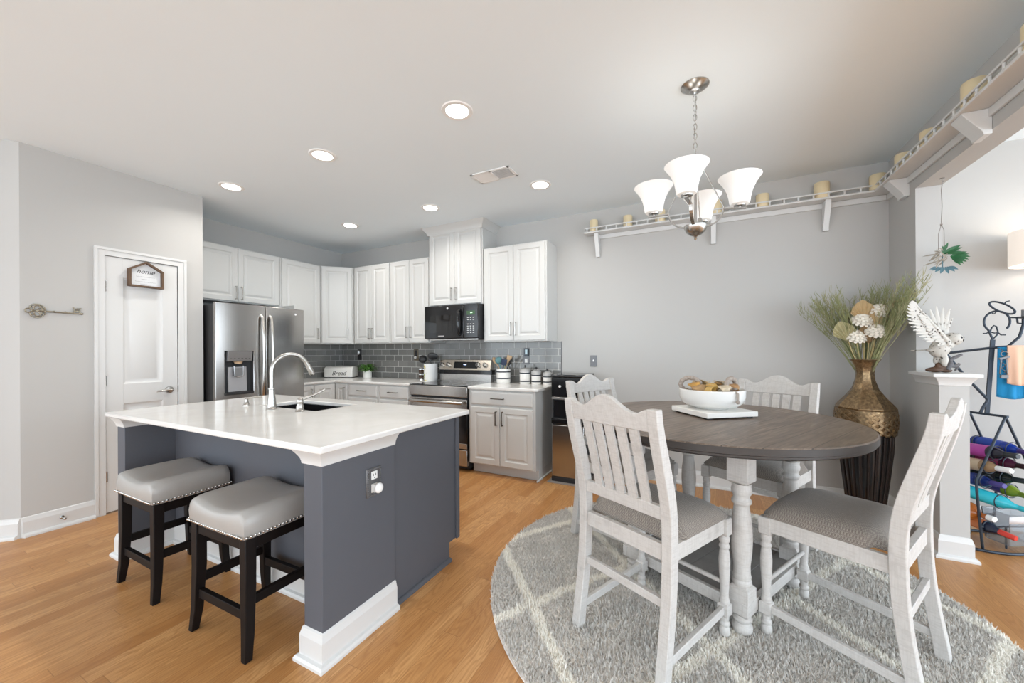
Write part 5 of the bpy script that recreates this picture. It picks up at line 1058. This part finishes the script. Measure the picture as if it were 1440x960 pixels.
for dx, dz, L, w_ in ((1, .75, .10, .012), (.9, .45, .095, .013), (1, .1, .10, .013), (.25, 1, .085, .009), (-.05, 1, .06, .008)): leaf(b, c, (dx, -.2, dz), L, w_)
for i in range(7): a = -.9 + i * .22; leaf(b, c + Vector((.035, -.005, -.02)), (math.cos(a), -.15, math.sin(a)), .085 - .004 * abs(i - 4), .012)
obj('green_leaf', b, mat('artificial_leaf', (.018, .11, .035), .4, var=.4, vs=50), ho, recalc=False)
b = MB()
for i in range(16): a = R.uniform(1.9, 4.6); leaf(b, c + Vector((R.uniform(-.03, .02), R.uniform(-.02, .02), R.uniform(-.05, .01))), (math.cos(a), R.uniform(-.4, .4), math.sin(a) * .7), R.uniform(.03, .075), .005)
obj('dried_sprig', b, mat('grey_sprig', (.30, .27, .22), .8, var=.4, vs=40), ho, recalc=False)
b = MB()
for i in range(7): a = 3.3 + i * .38; leaf(b, c + Vector((-.0 + .008 * i - .02, 0, -.085)), (math.cos(a), -.2, math.sin(a) * .5), .045, .010)
b.tube([c, c + Vector((0, 0, -.05)), c + Vector((0, 0, -.09))], .003, 6); obj('teal_leaf', b, mat('teal_leaf', (.07, .15, .18), .5, var=.4, vs=60), ho, recalc=False)

# ------------------------------------------------------------------ wine rack in the far room
MIRON = mat('blue_black_iron', (.035, .045, .06), .42, .6, var=.2)
F2 = Vector((1.707, 3.60, 0)); bd = Vector((.4552, -.8904, 0)); dd_ = Vector((.8904, .4552, 0))
def Q(s, k, z): return F2 + dd_ * s + bd * k + Vector((0, 0, z))
wr = thing('wine_rack', 'blue-black iron wine rack shaped as a man in a beret', 'wine rack', (1.664, 3.685, 0))
b = MB(); n = 48; b.tube([Q(.235 * math.cos(2 * PI * i / n), -.095 + .165 * math.sin(2 * PI * i / n), .010) for i in range(n)], .009, 8, True); obj('base_ring', b, MIRON, wr)
for k in (0, -.19):
    b = MB(); out = [(-.15, .012), (-.165, .15), (-.185, .36), (-.189, .448), (-.13, .575), (0, .85)]; b.tube([Q(s, k, z) for s, z in out], .0075, 8); b.tube([Q(-s, k, z) for s, z in out], .0075, 8); b.tube([Q(-.165, k, .15), Q(.165, k, .15)], .005, 6); b.tube([Q(0, k, .15), Q(.0, k, .012)], .005, 6); obj('arch_frame', b, MIRON, wr)
b = MB(); b.bar(Q(0, .012, .852), Q(0, -.205, .852), .016, .014, tuple(dd_)); obj('top_bar', b, MIRON, wr)
FY = 3.685; G = lambda x, z, y=FY: Vector((x, y, z))
b = MB(); b.bar(G(1.664, .855), G(1.692, 1.345), .020, .012, (1, 0, 0)); obj('body_post', b, MIRON, wr)
b = MB(); b.tube([G(1.694, 1.292), G(1.59, 1.275), G(1.474, 1.256), G(1.474, 1.25), G(1.57, 1.09), G(1.664, .955), G(1.667, .94), G(1.65, .905), G(1.634, .86)], .0085, 8); obj('arm', b, MIRON, wr)
b = MB(); b.tube([G(1.694, 1.292), G(1.76, 1.30), G(1.81, 1.36), G(1.828, 1.44), G(1.828, 1.478)], .008, 8); obj('arm', b, MIRON, wr)
b = MB(); hc = (1.711, 1.462); pts = [G(1.692, 1.345), G(1.683, 1.375)] + [G(hc[0] + .0585 * math.cos(a), hc[1] + .07 * math.sin(a)) for a in [PI * (1.27 - .06 * i) for i in range(0, 26)]]; b.tube(pts, .0062, 8); obj('head_ring', b, MIRON, wr)
b = MB(); ca, sa = math.cos(-.58), math.sin(-.58); b.tube([G(1.735 + ca * .066 * math.cos(t) - sa * .026 * math.sin(t), 1.553 + sa * .066 * math.cos(t) + ca * .026 * math.sin(t)) for t in [2 * PI * i / 28 for i in range(28)]], .006, 8, True); b.tube([G(1.745, 1.575), G(1.752, 1.592), G(1.768, 1.596)], .004, 6); obj('beret', b, MIRON, wr)
b = MB(); b.ring(G(1.697, 1.525), .009, .003, 16, 6, (0, 1, 0)); obj('eye', b, MIRON, wr)
b = MB(); b.tube([G(1.694, 1.35), G(1.711, 1.375), G(1.715, 1.40), G(1.708, 1.432), G(1.698, 1.438), G(1.688, 1.425), G(1.680, 1.395), G(1.684, 1.375), G(1.692, 1.35)], .004, 6); b.tube([G(1.648, 1.387), G(1.662, 1.386), G(1.676, 1.397), G(1.70, 1.388), G(1.715, 1.392), G(1.73, 1.375), G(1.75, 1.375)], .0042, 6); obj('moustache', b, MIRON, wr)
b = MB(); b.lathe([(.004, 1.478), (.05, 1.484), (.054, 1.490), (.05, 1.490), (.02, 1.486)], (1.828, FY, 0), 20); b.tube([(1.800, FY, 1.484), (1.803, FY, 1.45), (1.828, FY, 1.445)], .005, 6); obj('tray_dish', b, MIRON, wr)
tag(obj('grey_candle', MB().lathe([(.022, 1.4905), (.022, 1.535), (.003, 1.538)], (1.842, FY, 0), 16), mat('grey_wax', (.25, .25, .26), .5), loc=(1.842, FY, 1.49)), 'grey candle on the raised dish of the iron man', 'candle')
wine = {}
def wmat(name, c, glass=True): 
    if name not in wine: wine[name] = mat(name, c, .12 if glass else .4)
    return wine[name]
# (base s,k,z), (tip s,k,z), radius, body, label, cap
bt = [((-.045, -.20, .605), (-.065, .11, .628), .040, ('black_glass', (.012, .010, .02)), ('magenta_floral_label', (.40, .05, .30)), ('black_cap', (.015, .018, .022)), 'dark bottle with magenta floral label, top row of the wine rack'),
      ((.060, -.21, .648), (.035, .10, .640), .040, ('cobalt_glass', (.010, .035, .26)), ('cobalt_label', (.012, .05, .33)), ('purple_cap', (.055, .03, .17)), 'cobalt blue bottle with purple cap at the top of the wine rack'),
      ((.030, -.20, .540), (.020, .11, .556), .038, ('ruby_glass', (.06, .008, .03)), ('crimson_label', (.30, .02, .10)), ('dark_cap', (.03, .01, .015)), 'dark ruby bottle with crimson label in the second row'),
      ((-.090, -.21, .515), (-.112, .115, .542), .038, ('tan_label_glass', (.30, .19, .10)), ('kraft_label', (.52, .40, .27)), ('white_cap', (.80, .80, .80)), 'bottle with kraft paper label and long white cap'),
      ((.002, -.20, .440), (.004, .11, .472), .037, ('black_green_glass', (.008, .014, .012)), ('black_label', (.02, .02, .022)), ('green_black_cap', (.02, .03, .035)), 'plain black bottle in the middle of the wine rack'),
      ((-.105, -.21, .425), (-.137, .10, .445), .038, ('royal_blue_glass', (.008, .022, .13)), ('royal_blue_label', (.01, .03, .2)), ('violet_cap', (.06, .045, .22)), 'dark blue bottle with violet cap by the half wall'),
      ((.050, -.21, .395), (.03, .12, .366), .038, ('olive_green_glass', (.17, .26, .015)), ('violet_label', (.05, .03, .2)), ('green_cap', (.16, .24, .02)), 'olive green bottle with violet band'),
      ((-.13, -.20, .350), (.035, .13, .282), .040, ('aqua_glass', (.02, .42, .52)), ('aqua_label', (.03, .50, .60)), ('aqua_cap', (.02, .40, .50)), 'bright aqua bottle lying across the wine rack'),
      ((-.125, -.19, .165), (-.100, .125, .135), .036, ('midnight_glass', (.010, .015, .035)), ('red_yellow_label', (.55, .18, .06)), ('red_cap', (.60, .05, .035)), 'dark bottle with bright red cap near the floor')]
for p0, p1, r_, gb, lb, cb2, lab in bt:
    A, B_ = Q(*p0), Q(*p1); ax = (B_ - A); L = ax.length; ax.normalize(); u = ax.orthogonal().normalized(); Mb = Matrix((u, ax.cross(u), ax)).transposed().to_4x4(); t = thing('wine_bottle', lab, 'bottle', A, group='bottles in the iron rack'); h = L * .60
    b = MB(); b.lathe([(r_ * .6, .004), (r_ * .92, 0), (r_, .008), (r_, h), (r_ * .85, h + .022), (r_ * .45, h + .05), (.0145, h + .07), (.014, L - .01)], A, 22, Mb); obj('bottle', b, wmat(*gb), t)
    b = MB(); b.lathe([(r_ + .0006, h * .25), (r_ + .0006, h * .92)], A, 22, Mb, cap=False); obj('label', b, wmat(*lb, False), t)
    b = MB(); b.lathe([(.0155, L - .078), (.0165, L - .074), (.0165, L - .006), (.014, L)], A, 16, Mb); obj('cap', b, wmat(*cb2, False), t)
    for k in (0, -.19):
        tt = (k - p0[1]) / (p1[1] - p0[1]); c = A.lerp(B_, tt); b = MB(); b.ring(c, r_ + .005, .0028, 22, 6, tuple(bd)); obj('bottle_ring', b, MIRON, wr)
A = Q(-.155, -.17, .225); t = thing('round_bottle', 'squat amber-orange bottle at the foot of the wine rack', 'bottle', A); Mb = Matrix((Vector((0, 0, 1)), bd.cross(Vector((0, 0, 1))) * -1, bd)).transposed().to_4x4()
b = MB(); b.lathe([(.03, 0), (.05, .006), (.060, .04), (.062, .08), (.055, .115), (.032, .145), (.016, .16), (.015, .21)], A, 24, Mb); obj('bottle', b, wmat('amber_glass', (.36, .10, .018)), t); b = MB(); b.lathe([(.0165, .20), (.0175, .235), (.01, .24)], A, 16, Mb); obj('cap', b, MWPLA, t)
t = thing('plastic_tub', 'clear plastic tub with a white label low in the wine rack', 'tub', Q(.05, -.02, .05)); b = MB(); pts = [(-.095, -.075), (.105, -.075), (.105, .075), (-.095, .075)]
MTUB = NT('clear_plastic'); MTUB.set(color=(.80, .84, .88), rough=.08, trans=.85, ior=1.25); MTUB = MTUB.m
def tubring(i, z): return [Q(.05 + (a - i if a > 0 else a + i), -.02 + (c - i if c > 0 else c + i), z) for a, c in pts]
vs = tubring(.012, .045) + tubring(0, .245) + tubring(.004, .245) + tubring(.016, .05); b.add(vs, [(r0 * 4 + j, r0 * 4 + (j + 1) % 4, r0 * 4 + 4 + (j + 1) % 4, r0 * 4 + 4 + j) for r0 in range(3) for j in range(4)] + [(0, 1, 2, 3), (12, 13, 14, 15)]); obj('tub', b, MTUB, t, bevel=.004)
b = MB(); b.add([Q(s_, k_, z_) for s_, k_, z_ in ((-.05, .0535, .19), (.16, .0535, .19), (.16, .0555, .235), (-.05, .0555, .235))], [(0, 1, 2, 3)]); o = obj('label', b, mat('label_white', (.82, .82, .84), .4), t); o.modifiers.new('t', 'SOLIDIFY').thickness = .001
# towels and corkscrew hung on the arm
def drape(name, label, x0, x1, z0, z1, y, m, ph, slope=0):
    b = MB(); NX, NZ = 18, 16; vs = []
    for i in range(NX + 1):
        for k in range(NZ + 1):
            u, v = i / NX, k / NZ; x = x0 + (x1 - x0) * u + slope * v * (.5 - u); z = z1 - (z1 - z0) * v - .012 * math.sin(u * PI) * v; yy = y + .010 * math.sin(u * 9 + ph) * (.3 + v) + .006 * math.sin(u * 21 + ph * 2) * v; vs.append((x, yy, z))
    b.add(vs, [(i * (NZ + 1) + k, (i + 1) * (NZ + 1) + k, (i + 1) * (NZ + 1) + k + 1, i * (NZ + 1) + k + 1) for i in range(NX) for k in range(NZ)]); o = obj(name, b, m, loc=((x0 + x1) / 2, y, z1), recalc=False, ang=80); md = o.modifiers.new('t', 'SOLIDIFY'); md.thickness = .006; return tag(o, label, 'towel')
drape('hand_towel', 'bright blue towel hanging on the arm of the wine rack', 1.700, 1.835, .972, 1.296, 3.655, mat('blue_terry', (.012, .24, .50), .9, bump=.4, bs=300), 1.0)
drape('hand_towel', 'peach towel draped over the blue towel', 1.728, 1.855, 1.062, 1.306, 3.625, mat('peach_terry', (.78, .50, .36), .9, bump=.4, bs=300), 2.2)
b = MB()
for i in range(16): a = i * .8; 
b.tube([(1.70 + .007 * math.cos(i * .9), 3.60 + .007 * math.sin(i * .9), 1.22 - i * .006) for i in range(16)], .0022, 6); b.box(1.686, 1.718, 3.592, 3.608, 1.095, 1.118); b.bar((1.68, 3.60, 1.22), (1.725, 3.60, 1.235), .014, .012); b.tube([(1.684, 3.60, 1.125), (1.69, 3.60, 1.22)], .004, 6); b.tube([(1.716, 3.60, 1.125), (1.712, 3.60, 1.22)], .004, 6); b.ring((1.703, 3.60, 1.252), .015, .0035, 18, 6, (0, 1, 0)); b.tube([(1.703, 3.60, 1.266), (1.70, 3.64, 1.288), (1.698, 3.685, 1.286)], .0025, 6)
tag(obj('corkscrew', b, MDPL, loc=(1.703, 3.60, 1.15), bevel=.002), 'chrome corkscrew hanging in front of the blue towel', 'corkscrew')

# ------------------------------------------------------------------ drum lamp in the far room
LP = (2.025, 3.80); lp = thing('floor_lamp', 'lamp with a pale linen drum shade, cut by the picture edge', 'lamp', (*LP, 0), local=True)
b = MB(); b.lathe([(.15, 0), (.15, .015), (.02, .03), (.011, .04), (.011, 1.80)], n=24); obj('stand', b, MNICK, lp)
MLIN = NT('lit_linen_shade'); MLIN.set(color=(.72, .66, .60), rough=.8, ecol=(1, .86, .74), estr=.30); MLIN = MLIN.m
b = MB(); b.lathe([(.190, 1.838), (.190, 2.065), (.187, 2.065), (.187, 1.838), (.190, 1.838)], n=48, cap=False); obj('lamp_shade', b, MLIN, lp)
b = MB()
for a in (0, 2.094, 4.189): b.tube([(0, 0, 1.83), (.187 * math.cos(a), .187 * math.sin(a), 1.845)], .0025, 6)
obj('spider', b, MNICK, lp); b = MB(); b.lathe([(.012, 1.80), (.014, 1.86), (.03, 1.91), (.028, 1.94), (.005, 1.96)], n=16); obj('bulb', b, emis('lit_bulb', (1, .85, .65), 2.0), lp)
light('lamp_bulb', 'POINT', (*LP, 1.99), 1.8, (1, .86, .70), .04)

# ------------------------------------------------------------------ wall décor and door stop
MKEY = mat('antique_pewter', (.30, .265, .20), .4, .75, var=.35, vs=60)
ky = thing('wall_key', 'ornamental antique metal key hung on the wall beside the pantry door', 'wall decor', (XP, .99, 1.59)); KX = XP + .008
def K(y, z, o=0): return Vector((KX + o, .862 + y, 1.59 + z))
b = MB(); b.tube([K(.085, 0), K(.14, -.002), K(.27, -.004)], [.0062, .0058, .0056], 10); 
for y in (.092, .135, .19): b.ball(K(y, 0), .0085, 1, .8, 1, n=10, m=8)
b.ball(K(.272, -.004), .009, n=10, m=8); obj('shaft', b, MKEY, ky)
b = MB(); b.tube([K(.235, 0), K(.235, .030), K(.228, .042)], .0045, 6); b.tube([K(.262, 0), K(.262, .03), K(.268, .040)], .0045, 6); b.tube([K(.24, .014), K(.25, .022), K(.245, .032), K(.255, .034)], .004, 6); b.bar(K(.235, .012), K(.262, .012), .006, .008); obj('bit', b, MKEY, ky)
b = MB()
for s in (1, -1):
    b.tube([K(.052 + .030 * math.cos(t), s * (.026 + .022 * math.sin(t))) for t in [(-.4 + .3 * i) for i in range(14)]], .0042, 6); b.tube([K(.055 + .014 * math.cos(t), s * (.026 + .012 * math.sin(t))) for t in [(-1.2 + .38 * i) for i in range(12)]], .0036, 6)
    b.ring(K(.030, s * .016), .011, .0036, 16, 6, (1, 0, 0)); b.ring(K(.083, s * .016), .009, .0036, 16, 6, (1, 0, 0))
b.ring(K(.014, 0), .015, .0042, 18, 6, (1, 0, 0)); b.ball(K(.055, 0), .011, .6, 1, 1, n=12, m=8); b.tube([K(.03, 0), K(.09, 0)], .005, 6); obj('filigree_bow', b, MKEY, ky)
MSGN = mat('walnut_frame', (.115, .065, .035), .55, var=.35, vs=30)
sg = thing('house_sign', 'small house-shaped wooden sign lettered home, hung on the pantry door', 'sign', (XP, 1.508, 1.94)); sx0 = XP + .001
poly = [(1.395, 1.838), (1.622, 1.838), (1.622, 1.985), (1.508, 2.058), (1.395, 1.985)]
def inset(poly, d):
    out = []; n = len(poly)
    for i in range(n):
        p0, p1, p2 = Vector(poly[i - 1]), Vector(poly[i]), Vector(poly[(i + 1) % n]); n1 = (p1 - p0).normalized(); n2 = (p2 - p1).normalized(); m1 = Vector((-n1.y, n1.x)); m2 = Vector((-n2.y, n2.x)); m = (m1 + m2).normalized(); out.append(tuple(p1 + m * d / max(.2, m.dot(m1))))
    return out
inn = inset(poly, .014); n = 5; b = MB(); X0, X1 = sx0 + .001, XP + .046; vs = [(x, y, z) for x in (X0, X1) for y, z in poly] + [(x, y, z) for x in (X0, X1) for y, z in inn]; fs = []
for i in range(n):
    j = (i + 1) % n; fs += [(i, j, n + j, n + i), (2 * n + i, 2 * n + j, 3 * n + j, 3 * n + i), (n + i, n + j, 3 * n + j, 3 * n + i), (i, j, 2 * n + j, 2 * n + i)]
b.add(vs, fs); obj('frame', b, MSGN, sg, bevel=.001)
b = MB(); b.prism(inn, lambda p, q, t: (t, p, q), sx0 + .003, sx0 + .012); pn2 = obj('panel', b, mat('whitewashed_panel', (.74, .75, .76), .6, var=.06, vs=30), sg)
Mt = lambda y, z: Matrix.Translation((sx0 + .0125, y, z)) @ Matrix.Rotation(PI / 2, 4, 'Z') @ Matrix.Rotation(PI / 2, 4, 'X')
text('home', .052, Mt(1.508, 1.972), MINK, pn2, 'lettering', shear=.4)
MGRY = mat('grey_ink', (.30, .30, .31), .6)
b = MB()                                   # the small script lines, too fine to read
for i, w_ in enumerate((.120, .052, .135, .070)):
    z_ = 1.928 - i * .021; b.tube([(sx0 + .0125, 1.508 - w_ / 2 + w_ * k / 40, z_ + .0035 * math.sin(k * 1.9) * (.5 + .5 * math.sin(k * .7 + i))) for k in range(41)], .0009, 4)
obj('small_script', b, MGRY, pn2, smooth=False)
b = MB(); Md = Matrix.Rotation(PI / 2, 4, 'Y'); b.lathe([(.012, 0), (.012, .004), (.006, .006), (.005, .05), (.009, .052), (.009, .062), (.004, .066)], (XP + .0145, 1.027, .075), 14, Md)
tag(obj('door_stop', b, MNICK, loc=(XP + .02, 1.027, .075)), 'small metal door stop screwed into the pantry baseboard', 'door stop')
